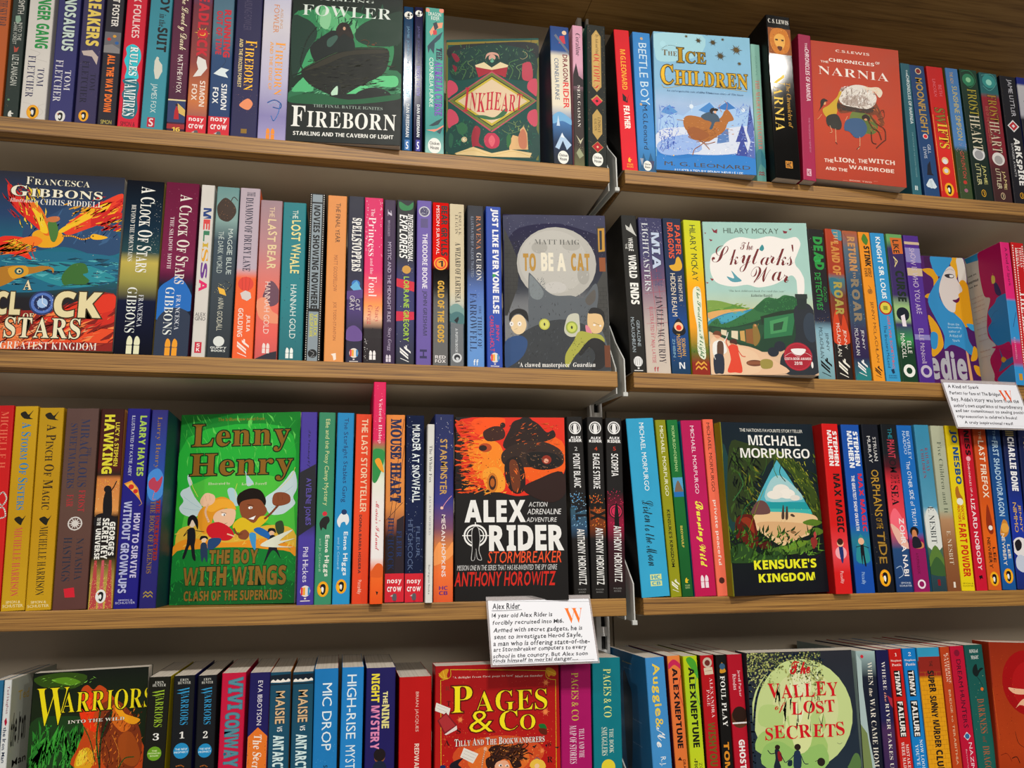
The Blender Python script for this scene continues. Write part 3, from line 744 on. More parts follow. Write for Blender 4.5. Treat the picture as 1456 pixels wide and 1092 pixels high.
t nw c8c8d0 400 23 750 321 JAMIE LITTLER
D e8e8e8 500 398 9.6
D b83038 500 398 7.2
D e8e8ec 500 398 2.7
t N+w f0f0ee 400 492 820 859 ARKSPIRE
t n c8c8cc 220 540 340 796 DANGER AWAITS
d b8a060 30 0.20 20 82 120 953
k oval d8a028 500 937 5.9
B|b|1R|619.3 2.0 518.8 25.6 197.8 129.0|1.77 0.00|1c2a7a@0,1c2a80@5,c8c8cc@7,b8b8c0@30,22222a@34,1a1a20|||spine with blue head, pale block and black foot at the frame edge, top shelf
t N 20202c 300 168 800 317 THE
t N e0e0e0 300 366 800 816 LAST HUNT
B|f|2L|-680.7 0.0 258.8 132.8 195.8 30.0|-1.00 0.00|1c1e2e@0,1f3f66@25,1a6a80@45,165a68@60,1c1a20@72,14141c|||face-out dark blue cover with a flaming bird over a lake and red feathers
g 27486e 292,311 470,242 604,187 690,246 836,278 987,347 996,445 823,463 584,422 310,455
g 1c6a86 125,438 432,451 744,453 999,482 995,604 611,662 157,674
g 2a8a98 292,552 593,507 831,536 980,604 610,650
v 5ab0b8 60 11.6 0.70 0 8 132 485 1015 640
v 1a4a60 50 14.0 0.93 0 8 132 485 1016 652
v 3a6088 30 14.0 1.16 60 20 284 250 992 408
g e8a818 345,364 387,332 466,341 543,338 578,373 537,418 461,432 390,423
g e07018 290,176 353,179 405,220 469,304 490,352 437,360 384,307 330,248
g f0c828 326,211 383,234 437,293 459,347 412,343 358,284
g d82818 138,71 257,152 344,235 402,331 336,297 237,239 159,169
g e04020 571,312 717,208 839,153 987,96 1001,158 975,222 852,277 729,319 607,354
g f0c428 542,326 660,260 795,186 903,150 876,201 754,256 634,310 559,344
g c81c18 798,217 989,209 1000,240 883,270 774,292
g e03018 118,384 208,374 316,383 410,392 397,416 307,431 362,502 268,481 160,472 95,439
v f07a20 46 14.0 1.16 200 14 151 401 389 477
v f0c030 30 10.2 0.93 205 12 210 387 385 441
v f0b020 40 11.6 0.93 35 12 556 177 984 322
v c81810 40 14.0 1.16 30 14 742 144 1000 321
v f0d040 34 9.3 0.93 110 15 238 128 449 329
v b81410 34 11.6 0.93 125 12 155 83 320 285
g f08020 256,391 361,369 425,391 383,423 305,413
s c81c14 0.7 365,405 356,454 385,501
s e8a020 1.6 561,362 639,359 719,375 796,356
g f0b828 773,357 795,341 843,346 904,357 861,371 798,373
e 1a1a14 793 354 6 4
g 4a7838 452,292 480,267 513,284 535,338 518,394 487,389 466,341
g c87848 434,275 463,255 525,250 535,271 490,285
g 3a6a30 588,591 628,542 672,516 750,514 779,562 741,575 792,609 747,635 669,631 608,638
s 2a4a28 0.7 594,645 732,633 857,634
g b07a28 98,570 229,540 367,544 442,535 521,545 524,575 498,552 416,572 298,599 184,650 110,658
g d8a030 201,555 321,539 342,586 239,613
e 2a5a60 279 570 33 20
e e8d8a0 279 570 18 12
e 1a1a1a 282 571 8 6
g 8a2018 -20,795 322,787 623,769 979,677 996,1008 11,1012
g d83820 420,855 741,719 984,683 980,773 812,800
g c82c1c 562,899 980,773 984,844
g e05028 345,972 638,897 986,879 987,950 736,954
g e87848 31,840 265,812 396,902 288,996 53,1000
v 7a1810 60 20.9 0.93 30 14 80 769 986 985
v f08a50 40 18.6 0.70 25 16 87 816 986 985
v f0b080 20 14.0 0.47 30 14 182 860 801 988
s 5a1410 0.7 172,791 330,857 493,958 574,1003
s 5a1410 0.7 478,831 638,897 741,1000
s f0a060 0.7 93,862 244,882 360,972
d f0e8d0 30 0.36 101 257 1016 652
h S-ko201c14 f4f0dc 265 27 739 71 FRANCESCA
h Sko201c14 f4f0dc 163 79 840 142 GIBBONS
h i e8e8e0 163 156 375 184 Illustrated by
h S- f0f0ec 384 153 843 186 CHRIS RIDDELL
h So2a2418 f0e4c0 319 617 382 672 A
h Ho3a3018 e8dcb0 129 684 313 813 CL
e 2a3c6a 467 743 95 67
e 5a7ac0 467 743 82 57
e 1c2c5a 467 743 61 43
e a8c8f0 467 743 38 27
s e8f0ff 0.7 467,743 462,702
s e8f0ff 0.7 467,743 500,760
d e8f0ff 24 0.42 385 692 550 794
h Ho3a3018 e8dcb0 551 673 898 819 CK
h So2a2418 f0e4c0 337 801 413 834 OF
h So2a2418 f0e8c8 215 824 756 936 STARS
h S- f4f0e8 44 956 883 996 THE GREATEST KINGDOM
B|b|2L|-548.1 2.0 258.8 38.5 196.9 129.0|-0.42 0.00|14161e@0,1c3040@28,304c50@42,c0b060@48,a09a58@58,1c2038@70,12141e|||midnight-blue spine with white title, a yellow glow in the middle
t Sk f0f0ea 400 35 780 537 A CLOCK OF STARS
t S- f0f0ea 180 146 300 476 BEYOND THE MOUNTAINS
d f4f4ec 40 0.32 780 101 950 439
t S- dce0e8 550 664 680 844 FRANCESCA
t S- e8ece8 250 624 500 879 GIBBONS
k hc e8e8c8 500 946 13.1
B|b|2L|-508.4 2.0 258.8 34.6 197.9 129.0|-0.16 0.00|6a2440@0,7a3050@50,5a2440@55,202838@60|||maroon-pink spine over a bright blue patch with white title lettering
g 1a6ab8 0,637 300,576 600,551 980,649 980,745 600,733 300,817 0,793
g 28344a 0,817 400,733 980,769 980,997 0,997
d a0506a 40 0.48 50 13 950 527
d 3a1428 40 0.40 50 13 950 576
t Sk e8e0d8 450 70 820 594 A CLOCK OF STARS
t S- e8d8dc 200 206 320 509 THE SHADOW MOTH
t S- dce0e8 550 655 680 853 FRANCESCA
t S- e8ece8 220 615 480 882 GIBBONS
k hc e8a030 500 950 12.4
B|b|2L|-470.5 2.0 258.8 14.0 197.6 129.0|-0.42 0.00|d8d4ce|||plain pale grey-white spine with multicoloured title and a red publisher square
t N+ 1c3c7a 250 139 850 202 M
t N+ d04848 300 207 800 268 E
t N+ 3a7a5a 350 275 800 337 L
t N+ c8a83a 350 344 750 375 I
t So d8a030 300 381 800 456 S
t N+ 6a3a8a 300 462 800 555 S
t N+ d8246a 250 561 850 629 A
h n 3a3c40 120 750 880 771 ALEX
h n 3a3c40 120 774 880 795 GINO
r c02840 220 916 720 977
h N f4e8e8 350 924 600 942 S
h N f4e8e8 350 948 600 968 K
B|b|2L|-455.2 2.0 258.8 23.8 196.9 129.0|-0.02 0.00|6a9090@0,88a4a0@20,3c4c58@32,3a444c@60,2a3036|||grey-teal spine with a curled brown cat and pale thin lettering
g 3a2a20 100,104 400,65 800,104 900,155 600,207 200,194 50,142
s 3a2a20 0.83 600,104 750,58 950,78
d 9a6a48 20 0.40 150 78 850 194
t nw c8d4d0 600 251 850 522 MAGGIE BLUE
t nw b8c4c0 180 270 450 516 THE DARK WORLD
d e8dca0 22 0.40 150 559 850 658
p e8b848 300,597 600,609 700,646 400,634
s 20282c 0.66 600,559 900,584 700,621
t nw c8c8b8 350 658 620 847 ANNA GOODALL
e e0e4e0 500 907 240 29
h N e0e4e0 150 937 850 949 GUPPY
h N e0e4e0 200 954 800 966 BOOKS
B|b|2L|-429.0 2.0 258.8 21.4 197.5 129.0|-0.41 0.00|b8aab4@0,beb0bc@48,e86a38@54,e8683a|||lilac-grey spine over orange with a red hot-air balloon and navy title
t S 1c2038 350 23 750 49 THE
t S 1c2038 300 58 680 498 DIAMOND OF DRURY LANE
e d8483a 500 572 380 41
s a83028 0.33 500,529 500,616
s a83028 0.33 300,535 350,610
s a83028 0.33 700,535 650,610
p d8d0cc 250,628 500,610 750,622 800,653 600,671 350,659
t N f4dcd0 580 751 800 848 JULIA
t N f4dcd0 200 714 450 878 GOLDING
k fs f8e8e0 500 932 10.7
B|b|2L|-406.0 2.0 258.8 23.6 184.6 129.0|-0.56 0.00|a08890@0,b8888c@30,e07868@60,e06860@85,c86060|||dusty-pink sunset spine with gold-cream title and a dark ridge at its foot
g 6a4a5a 300,595 600,515 980,569 980,648 600,675 300,635
p 2c2834 0,1000 600,961 980,948 980,1004 50,1004
g e89878 0,648 400,622 700,701 980,727 980,780 200,754
t n e0c8a8 420 41 650 110 THE
t nw+ e4cfa4 350 121 800 442 LAST BEAR
t n f0d4cc 350 522 600 845 HANNAH GOLD
k hc f0e0dc 500 932 7.6
B|b|2L|-380.6 2.0 258.8 25.1 183.9 129.0|-0.81 0.00|2a7c84@0,2c8088@60,2a6c74|||teal spine with white-gold title and pale author name, beside the sunset one
d 1c5c68 20 0.80 50 66 950 956
t n dce4d8 420 50 650 105 THE
t nw+ e8dc98 350 115 820 459 LOST WHALE
t n dce8e4 420 530 680 867 HANNAH GOLD
k hc f0f4f0 450 956 8.0
B|b|2L|-353.6 2.0 258.8 17.4 197.1 129.0|-0.26 0.00|141414@0,141414|||silver spine edged like a black film strip with black block title
r 8c98a0 180 6 800 53
r 8c98a0 180 62 800 695
r 8c98a0 180 713 800 1002
z e8e4dc 0 0.00 60 6 110 1002
z e8e4dc 0 0.00 880 6 930 1002
t N+ 101214 280 73 700 695 MOVIES SHOWING NOWHERE
t N c8c44c 520 726 740 856 YORICK
t N c8c44c 260 726 480 862 GOLDFAWK
e 16181a 500 957 280 25
s c8ccd0 0.26 350,941 600,954 400,978 650,972
B|b|2L|-332.5 2.0 258.8 21.3 196.2 129.0|-0.53 0.00|dc9458@0,e09c60|||apricot spine with thin dark title and brown author names
t nw 3a2c24 420 46 680 290 THE FINAL YEAR
t n a06040 380 368 580 586 MATT GOODFELLOW
t n a06040 380 650 580 875 JOE TODD-STANTON
p f8ece0 350,955 600,949 620,986 500,992 450,967
B|b|2L|-309.2 2.0 258.8 18.0 197.2 129.0|-0.59 0.00|262838@0,2c2c40@50,3a3058@60,4c3c70@70,2a283a@85,2c2c44|||charcoal-violet spine with white twirling title and a blue bottle
t S+w f0eeea 220 135 880 461 SPELLSTOPPERS
e 3a7ac0 550 538 260 24
p 6ab0d8 200,557 600,518 900,569 600,595
p 5a4080 0,582 980,569 980,620 0,633
t nw d8d0d8 550 627 850 696 CAT
t nw d8d0d8 180 608 500 696 GRAY
g 6a5090 50,809 500,784 950,821 950,871 50,871
k balloon - 500 949 7.9
B|b|2L|-290.2 2.0 258.8 20.9 196.9 129.0|-0.74 0.00|d02c68@0,d83870@45,e8686a@58,f0a060@66,f0c0a0@74,2a2428@80,241e22|||hot-pink spine turning to orange sunset with white serif title
d f4e0e8 26 0.64 60 13 220 331
d f4e0e8 26 0.56 780 13 950 370
t S- f4dce4 350 69 550 117 The
t S- f8e8ec 220 122 620 363 Princess
t S- f4d0d8 320 376 500 473 and the
t S- f8ecec 250 486 680 608 Foal
t S- c8605a 550 665 850 760 Stacy
t S- c8605a 150 659 480 773 Gregg
p 241e22 0,854 200,804 300,841 500,791 650,841 850,798 980,854
k hc f4f0f0 500 953 7.1
d e8e4e4 20 0.48 30 854 250 990
B|b|2L|-268.1 2.0 258.8 13.1 195.8 129.0|-0.64 0.00|3c2c48@0,42304e@60,3a2a48|||narrow dusk-purple spine with silvery spaced-out lettering and number one
t I d0c8d8 300 60 650 101 1
t S- b8a8c0 300 128 500 228 PONY CLUB SECRETS
t n c0b4cc 320 265 620 754 MYSTIC AND THE MIDNIGHT RIDE
t i c0b4cc 320 786 700 924 Stacy Gregg
k hc e0d8e4 450 968 5.5
B|b|2L|-254.1 2.0 258.8 20.7 197.0 129.0|-0.54 0.00|26282c@0,2a2c34@35,383868@50,3a3c64@75,2c2e34|||charcoal-indigo spine with white italic capitals, lime author name, red rocket bands
g 2a7a48 150,10 600,35 900,10 850,54 400,67 150,48
t Mo14161a f0f0f0 620 86 900 384 INTERDIMENSIONAL
t Mo14161a f4f4f4 150 92 600 366 EXPLORERS
e c89848 550 433 240 25
p c82840 0,488 980,507 980,567 0,537
p c82848 0,688 980,688 980,735 0,747
t n+ a4c840 400 476 700 866 LORRAINE GREGORY
k fs f0f0f0 500 930 10.4
d f0f0f0 16 0.32 50 397 950 901
B|b|2L|-231.5 2.0 258.8 17.0 198.1 129.0|-0.31 0.00|6c5ca4@0,7464a8@50,6c5ca0|||lavender spine with white condensed capitals and a grey globe seal
e c8c8d0 500 69 380 33
e 4c4868 500 69 300 26
d b8b8c8 16 0.56 300 50 700 88
r 5a5080 250 113 750 170
t N- f0ecf4 380 207 720 545 THEODORE BOONE
t N- 3e3a5c 380 557 720 826 JOHN GRISHAM
t N 34305a 250 909 720 961 H
B|b|2L|-213.4 2.0 258.8 18.9 197.1 129.0|-0.23 0.00|c81c18@0,d02420@36,0e0c0c@42,100e0e|||black spine with red head and gold title, an orange badge between
t N+ 14100e 520 19 920 334 BEAR GRYLLS
t n f4e8e4 220 19 420 328 MISSION SURVIVAL
e f0a030 500 384 420 40
e d82820 500 384 340 33
e f0a030 500 384 260 25
h N 2a1408 350 365 650 402 1
t N+ d4a840 320 489 720 863 GOLD OF THE GODS
h N e4e0e0 180 940 820 958 RED
h N e4e0e0 180 963 820 983 FOX
B|b|2L|-193.5 2.0 258.8 17.1 196.8 129.0|-0.23 0.00|d8ccb0@0,d4c8ac@55,b8b8a8@62,5a7c80@68,30404a@75,2c3238|||cream spine with black engraved title above misty green waves
t S- 4a3c30 620 49 800 201 URSULA K.
t S- 4a3c30 380 68 560 191 LE GUIN
t S 1c1c1c 380 245 750 617 A WIZARD OF EARTHSEA
g 7a9c98 0,648 500,623 980,660 980,696 0,684
g 4a7478 0,696 500,672 980,696 980,745 0,733
p 141820 300,727 500,708 600,702 620,718 500,745
t N c8ccd0 380 775 550 918 A PUFFIN BOOK
e d0d4d8 500 950 320 28
e 20242c 500 948 200 17
e d0d4d8 520 955 100 9
B|b|2L|-173.1 2.0 258.8 19.7 196.6 129.0|-0.09 0.00|2a2c34@0,343848@40,5a78b8@55,7098cc@75,6a98d4|||blue spine darkening to slate at the top with copper serif title
t S- c8845a 540 64 820 278 RAVENA
t S- e0dcd8 540 300 840 475 GURON
t n 8a94a8 220 71 380 456 ILLUSTRATED BY ALEXIS TRUSTED
d c8d8e8 20 0.28 50 382 950 617
t S- 1c2c50 680 629 820 681 THE
t S- 1c2c50 600 693 860 886 THIEF OF
t S- 1c2c50 150 555 550 908 FARROWFELL
h N f0f4f8 350 955 650 991 ff
B|b|2L|-150.3 2.0 258.8 18.1 197.0 129.0|-0.23 0.00|3450a4@0,3854aa|||bright blue spine with large white block title and red scrawled author
t H f0f0f4 300 13 820 673 JUST LIKE EVERYONE ELSE
e 3a9a5a 500 439 120 11
t nw d83c48 550 740 800 843 JENNY
t nw d83c48 180 686 480 904 CARROLL-HOLT
k balloon - 500 945 8.3
B|f|2L|-126.8 18.0 258.8 125.4 195.6 22.0|-0.25 7.33|34324c@0,3a3a48@25,3c4048@50,54585c@75,1e2022|||face-out grey night cover with a huge full moon and cat's green eyes
g 26284a 8,10 986,0 997,133 551,58 161,88 14,181
d d8d8f0 160 0.30 18 10 958 291
p 30302e 11,89 81,194 155,323 132,477 33,655 6,655
p 3c3c3a 838,525 942,395 1007,291 1007,902 900,778
z2 1e1e20 0 0.00 841 473 988 902
z2 1e1e20 0 0.00 12 181 149 528
r 22242a 914 74 986 245
p b88a30 925,87 990,83 987,236 924,242
p 1c1c22 940,100 964,100 960,226 937,228
p 8a4a20 926,278 988,278 986,369 928,369
e b4b2ac 513 320 384 239
e bcbab4 482 308 329 206
e a8a6a0 351 217 77 39
e acaaa4 661 202 88 33
e a4a29c 768 396 58 58
e c4c2be 495 475 106 38
v d0ceca 40 3.1 0.44 0 180 197 180 838 525
v 9c9a94 40 3.1 0.44 0 180 197 180 838 525
g 5a6066 239,400 268,393 398,489 493,526 646,526 760,538 881,447 906,524 888,652 973,840 991,995 511,989 44,983 141,854 219,730 233,578
g 7c8488 248,413 277,406 379,501 339,553 254,528
g 585450 779,550 869,486 875,550 815,588
g 34383c 28,854 219,742 524,678 808,728 988,902 997,995 25,980
v 4a5056 160 3.5 0.44 80 40 32 680 982 989
v 26292c 160 3.9 0.44 80 40 34 579 982 989
v 74797c 50 3.9 0.44 60 20 248 425 396 552
e b8b850 381 709 51 35
e d0d070 381 709 40 28
e 30342a 381 709 8 10
g c8c8b8 570,728 611,653 698,640 715,678 710,766 633,788 577,766
e 9aa850 640 728 57 39
e c8d068 640 728 42 29
e 3a3e28 640 728 10 10
e e8d0a8 135 711 75 62
g 101012 51,693 56,642 128,611 213,629 230,692 193,667 146,642 89,655
e f4f0ec 69 708 19 15
e f4f0ec 145 707 19 15
e 1c1c1c 69 708 5 4
e 1c1c1c 145 707 5 4
s 3a2018 0.26 97,742 125,736
g 2c4c7a 10,817 143,780 217,817 177,903 63,965 3,965
g e0c090 791,677 813,627 908,639 954,677 921,752 844,765 798,728
g 141416 803,639 834,604 910,607 956,639 953,702 927,651 870,639
s 2a2018 0.31 848,696 913,715
e f4f0ec 856 712 13 6
e f4f0ec 913 717 11 6
g d88a98 770,715 808,728 842,790 786,778
g a8a84c 711,753 825,765 919,777 935,828 705,878 587,977 571,903 651,816
g 1c1c1e 705,878 823,797 936,815 970,890 926,976 812,989 855,902 801,853 722,903
d 3a3c20 60 0.60 633 791 813 977
r 6a3c24 944 840 998 976
h S- 62625e 303 163 740 196 MATT HAIG
h H b08838 190 255 313 371 TO
h H e8e2d0 363 250 482 370 BE
h H e8e2d0 517 253 602 369 A
h H b08838 652 252 835 367 CAT
h S f0f0ee 131 946 615 983 'A clawed masterpiece'
h I f0f0ee 640 947 851 974 Guardian
B|b|2R|22.0 2.0 258.8 19.8 198.7 129.0|-1.34 0.00|20201e@0,24221f|121212||black spine with ragged white title and a small diving bird
p c8c8c4 250,63 500,82 600,51 800,106 950,137 600,112 300,94
t nw+ f0f0ec 350 147 700 234 WHERE
t nw d8d8d4 150 186 300 222 THE
t H f0f0ec 300 259 820 409 WORLD
t H f0f0ec 300 439 850 576 ENDS
t n a8b4bc 550 676 750 839 GERALDINE
t n a8b4bc 200 658 420 874 McCAUGHREAN
k balloon e8e8e8 500 937 9.1
B|b|2R|42.2 2.0 258.8 30.6 197.4 129.0|-0.69 0.00|3a3a5c@0,464468@25,6c5470@40,a08c94@55,c8bcb4@75,d0c4b8|||starry mauve spine fading to cream with shimmering title and red grid lines
d e8e8f4 50 0.40 50 3 950 183
s b83848 0.33 600,269 750,596 600,809
s b83848 0.33 400,355 500,715 200,832
s a84858 0.33 100,416 980,403
s a84858 0.33 100,500 980,476
s a84858 0.33 100,596 980,584
s b85868 0.33 100,691 980,679
d e8e0dc 60 0.28 50 379 950 832
t N+o2a3050 c4d0e4 500 96 850 337 MIA
t n 505878 550 355 850 446 AND THE
t S- d8dce0 120 34 380 482 LIGHTCASTERS
t S- 2c2030 500 512 820 937 JANELLE MCCURDY
t n c06070 250 584 400 937 ILLUSTRATED BY ANA LATESE
h N a82840 300 961 500 989 ff
B|b|2R|73.8 2.0 258.8 24.3 198.9 129.0|-0.60 0.00|1c2840@0,1c3458@50,1c4a88@70,163a58|||navy-blue spine with red-orange title, golden dragon and a round portrait
t N d85a38 620 43 900 241 PAPER
t N d85a38 220 28 520 265 DRAGONS
g d8a838 200,314 500,302 600,265 750,253 900,302 800,339 400,345
t n e8dcc8 620 375 820 544 THE FIGHT FOR
t n e8dcc8 220 363 480 639 HIDDEN REALM
g 141820 150,722 500,651 850,722 700,757 300,757
e f0c8a0 500 704 240 29
e d83828 500 710 140 17
t n e0b050 600 775 800 886 SIOBHAN
t n e0b050 350 751 550 897 McDERMOTT
t n 8ab4c8 120 781 250 897 ZHIBIN
h N e8ecf0 400 927 700 967 N
d d8a848 20 0.32 50 544 950 921
B|b|2R|100.1 2.0 258.8 23.3 198.5 129.0|-0.28 0.00|c4cc30@0,d8c81c@30,f0a818@45,e8a028@70,5a7030@85,8a2c20@93|||yellow-green spine with dark green title on a white cloud strip
t nw 3a4a24 300 31 680 402 HILARY MCKAY
g e8ecd8 300,463 600,439 750,487 720,703 800,880 550,898 350,845 400,703 280,584
t cw 1c6a3a 400 439 720 892 The Swallows Flight
d 3a5c28 50 0.56 50 798 950 915
k mac e0a848 500 945 12.1
B|f|2R|123.9 3.0 259.5 133.1 197.5 26.0|0.31 8.64|a4c8c0@0,aaccc4@45,c0c8a8@60,e0c0a0@75,d8b89c|||face-out pale mint cover with a green steam train, smoke cloud and waving pair
g f0ece8 49,298 73,223 146,197 223,134 351,101 493,113 638,92 780,110 889,96 929,140 895,203 860,266 898,328 936,378 914,489 862,477 868,403 824,354 749,379 639,417 495,436 391,419 248,432 110,409 61,360
g f0ece8 816,267 899,316 935,390 918,483 865,483 860,378
g 5a8a3a -28,580 64,531 203,542 341,566 375,578 199,591 3,629
g 7a9a48 -24,532 99,525 237,554 95,580 -11,592
g d8a868 5,604 235,579 375,578 482,565 480,583 302,609 54,652
g 3a8aa8 0,665 90,628 198,603 339,590 428,577 405,626 261,675 13,725
g 4aa0b8 89,640 233,603 356,596 299,639 157,664
g 2f6a3c -2,689 89,640 121,676 192,664 300,627 428,577 559,503 664,509 738,484 842,502 874,526 921,574 924,696 536,722 -5,725
g 225a34 445,577 521,528 664,509 808,490 857,526 901,599 548,601
v 3f8048 90 2.9 0.82 80 50 523 504 919 599
v 1a4a2a 80 2.9 0.82 80 50 21 628 536 722
v 8aa850 30 6.1 0.41 5 10 -7 544 373 602
g 183c28 16,689 189,700 419,662 509,638 619,601 938,586 930,792 522,853 317,819 13,725
p 204a30 32,701 188,706 453,674 539,686 456,818 284,795 29,731
p e0d4b8 118,712 170,717 166,754 115,742
p e0d4b8 213,719 274,721 269,777 209,762
p 8a5a30 345,711 415,704 413,806 345,795
p c8a060 291,721 335,718 337,789 294,781
p 1a3020 493,626 691,588 921,574 933,623 506,674
p 2c7048 527,637 830,599 778,745 513,770
p 48905c 578,655 757,624 728,721 577,740
p 234c34 611,673 709,655 686,709 606,719
g 222830 815,575 926,538 992,574 1030,695 1003,982 680,989 657,888 752,817 813,744
p 1e2a2a 847,489 946,489 936,574 850,581
r 26302e 836 477 951 507
e 2e3a48 960 695 70 96
e 1c2230 902 875 79 59
e 343c48 902 875 52 39
e 1c2430 656 817 52 33
e 1c2430 591 853 52 30
g e4c0a0 23,808 179,807 351,818 487,854 602,912 698,989 2,995
g e8c8a8 21,772 146,784 282,819 433,866 439,984 2,995
g 8a7038 417,686 452,686 479,758 448,806 413,806
e c89060 440 684 11 8
s 8a7038 0.61 451,698 471,674
e d8a080 80 748 28 23
g 6a3a20 37,742 65,722 108,727 118,754 80,748
g f0f0ec 32,808 68,784 112,784 145,802 157,855 86,879 34,879
s f0f0ec 1 137,790 166,760 181,730
g 5a4030 76,796 128,796 124,879 83,914 67,903
g 1f2838 38,879 124,879 120,985 76,991 34,985
s f0f0ec 1 36,820 38,879 49,903
e c08060 215 795 23 19
g 4a2418 189,795 208,774 251,777 257,807 223,801
g d84830 178,819 256,813 269,866 292,978 223,984 155,979 191,902
s d84830 1 177,831 159,796 165,772
s d84830 1 255,831 294,878 328,884
e 6a3c28 410 925 78 20
r 8a5438 342 913 478 934
g 9a8c48 463,913 517,898 576,912 563,954 476,958
e a01c30 818 882 133 90
e c03448 818 882 124 84
e a01c30 818 882 119 81
g f0ecec 759,834 890,834 869,864 824,873 782,864
s f0ecec 0.29 692,882 756,858 818,882 887,858 945,881
h N f0e4e4 691 888 938 904 COSTA BOOK AWARDS
h N f0e4e4 778 914 853 935 2018
e f0ece8 944 935 10 21
g 3a8a90 530,181 560,150 576,175 556,194
g 5a9aa8 202,365 271,377 249,327 299,364 340,395 251,401
p 7a2030 84,41 113,59 141,47 135,78 103,72
p 7a2030 768,53 813,59 802,72 775,72
p 7a2030 824,42 860,37 841,52
p 7a2030 55,117 90,123 71,133
p 8a2434 42,378 80,384 61,397
p 8a2434 4,403 31,407 14,415
p 8a2434 750,373 788,385 762,391
p 7a2030 14,73 32,75 22,84
h n 4a5a50 197 40 728 76 HILARY MCKAY
h cw 6a1c20 348 133 470 188 The
h c-w 6a1c20 70 148 857 335 Skylarks'
h c-w 6a1c20 433 297 788 410 War
h i 5a6a60 210 453 748 470 "The best children's book I've read this year"
h I 5a6a60 419 480 622 497 Katherine Rundell
B|b|2R|267.2 2.0 259.1 23.1 198.8 129.0|0.83 0.00|1f1c1c@0,221e22@45,2a2c40@62,8ab0c0@68,9cc0cc@80,7aa0a8|||dark spine with green dripping title over an icy pale blue foot
t H 2f8f44 280 52 850 278 DEAD
e 2fa050 450 208 220 26
t nw+ 2f8f44 200 299 620 548 DETECTIVES
t nw 2f8f44 680 390 850 493 GOOD
d e8e8f0 30 0.32 50 2 950 657
d c89848 12 0.40 100 589 900 657
t nw- 1c2430 550 698 780 819 JENNY
t nw- 1c2430 200 664 450 866 MCLACHLAN
k fs 141414 500 913 13.0
B|b|2R|291.7 2.0 259.2 23.2 200.6 129.0|0.97 0.00|a84428@0,9a3c28@30,4a7a84@34,6a3a2c@45,8a3420@60,201c1c@70,221e1e|||rust-red spine with gold-brown adventure title above a black foot
g 4a8a9c 400,2 980,9 980,73 600,59
d c86030 30 0.64 50 16 950 709
g 3a7080 50,340 600,353 500,464 100,436
t S- d8a878 500 9 750 101 THE
t H c88a4a 280 87 780 312 LAND OF
t H a89a50 250 360 780 580 ROAR
g c84828 50,628 300,546 500,655 700,573 950,682 950,763 50,763
t nw- f0ece0 580 675 800 803 JENNY
t nw- f0ece0 200 635 460 850 MCLACHLAN
k fs f0ece0 500 916 13.0
B|b|2R|318.5 2.0 258.9 22.1 200.0 129.0|0.25 0.00|a85c38@0,5a6a78@12,2c4c6a@40,3a4c60@60,3a2c50@70,2c2448@85,3a7a84|||stormy blue spine with bronze title and a violet and teal foot
d 6a8a9c 40 0.72 50 76 950 647
s 8a4c30 0.66 100,18 600,147 200,288
t H c09060 280 40 780 274 RETURN
t S- c8a070 450 281 620 323 TO
t H 8a7c68 260 330 780 620 ROAR
t nw- e8e8e8 580 668 800 796 JENNY
t nw- e8e8e8 180 661 440 837 MCLACHLAN
g 2a7a7c 100,970 500,930 950,917 950,994 100,994
k fs f0f0f0 500 910 11.5
B|b|2R|343.2 2.0 258.8 16.7 199.8 129.0|-0.16 0.00|e0902c@0,e49a34|||orange spine with black title, small green leaf and brown author name
g 4a7a30 250,53 500,10 800,53 600,89
t H 1c1814 350 96 850 238 STINK
t N 3a2818 500 245 800 309 WORST
t N 3a2818 220 250 450 309 EVER
e a87030 500 407 220 18
s 7a4a20 0.49 400,365 600,393 400,421
t nw- 4a3020 380 476 700 879 JENNY MCLACHLAN
k fs 2a1c14 500 933 8.4
B|b|2R|361.4 2.0 258.8 20.5 199.9 129.0|-0.33 0.00|3a90c4@0,429ac8|||bright sky-blue spine with white knight title and a shield badge
t nw+ f0f4f4 320 26 700 451 KNIGHT SIR LOUIS
e a02828 500 513 460 47
e d8c850 500 513 360 37
r 8a9038 350 500 650 527
t nw d05050 520 569 720 916 GREATER SOMETHING
t nw 1c3450 200 631 420 910 The Brothers McLeod
p 1c3450 400,923 600,916 650,943 500,950 450,943
h n 1c3450 200 957 750 966 DAVID
h n 1c3450 200 970 750 979 FICKLING
B|b|2R|384.1 2.0 258.8 23.2 200.1 129.0|-0.05 0.00|6a9c60@0,6aa060@4,3a2c58@10,3c2c60@42,98b880@50,a0bc88@58,3a3060@62,3a8a50@72,163824@78,173a26|||patchwork spine of green and violet with orange top and pale title
p c86a30 200,25 950,25 950,133 300,140
t nw+ 14241c 350 39 750 133 LIKE
t nw d8c890 300 154 550 233 A
t H 1c2a20 300 254 850 465 CURSE
e 141c28 500 549 400 46
p e8e0e8 350,563 600,549 650,632 400,632
t n f0f0e8 550 728 800 810 ELLE
t n f0f0e8 180 680 450 844 McNICOLL
e f0f0ea 500 925 360 42
e 173a26 500 925 180 21
B|b|2R|408.9 2.0 258.9 22.6 199.8 129.0|0.13 0.00|503084@0,563690@60,4c2c80|||violet spine with pale lilac bands and thin grey title
r c8b498 0 44 1000 63
r 8a84b8 0 87 1000 188
r c8b498 0 228 1000 281
r 8a84b8 0 681 1000 716
t nw c8b8d0 280 87 680 542 SHOW IS WHO YOU ARE
t nw c0b0c8 280 640 620 873 ELLE McNicoll
e c0b8c8 500 925 360 41
e 4c2c80 500 925 200 23
B|f|2R|433.1 53.0 258.8 112.6 194.2 14.0|-0.57 0.00|4c2060@0,4c1c5c|||tilted-back violet cover with a blue-haired face in profile, deep in the corner
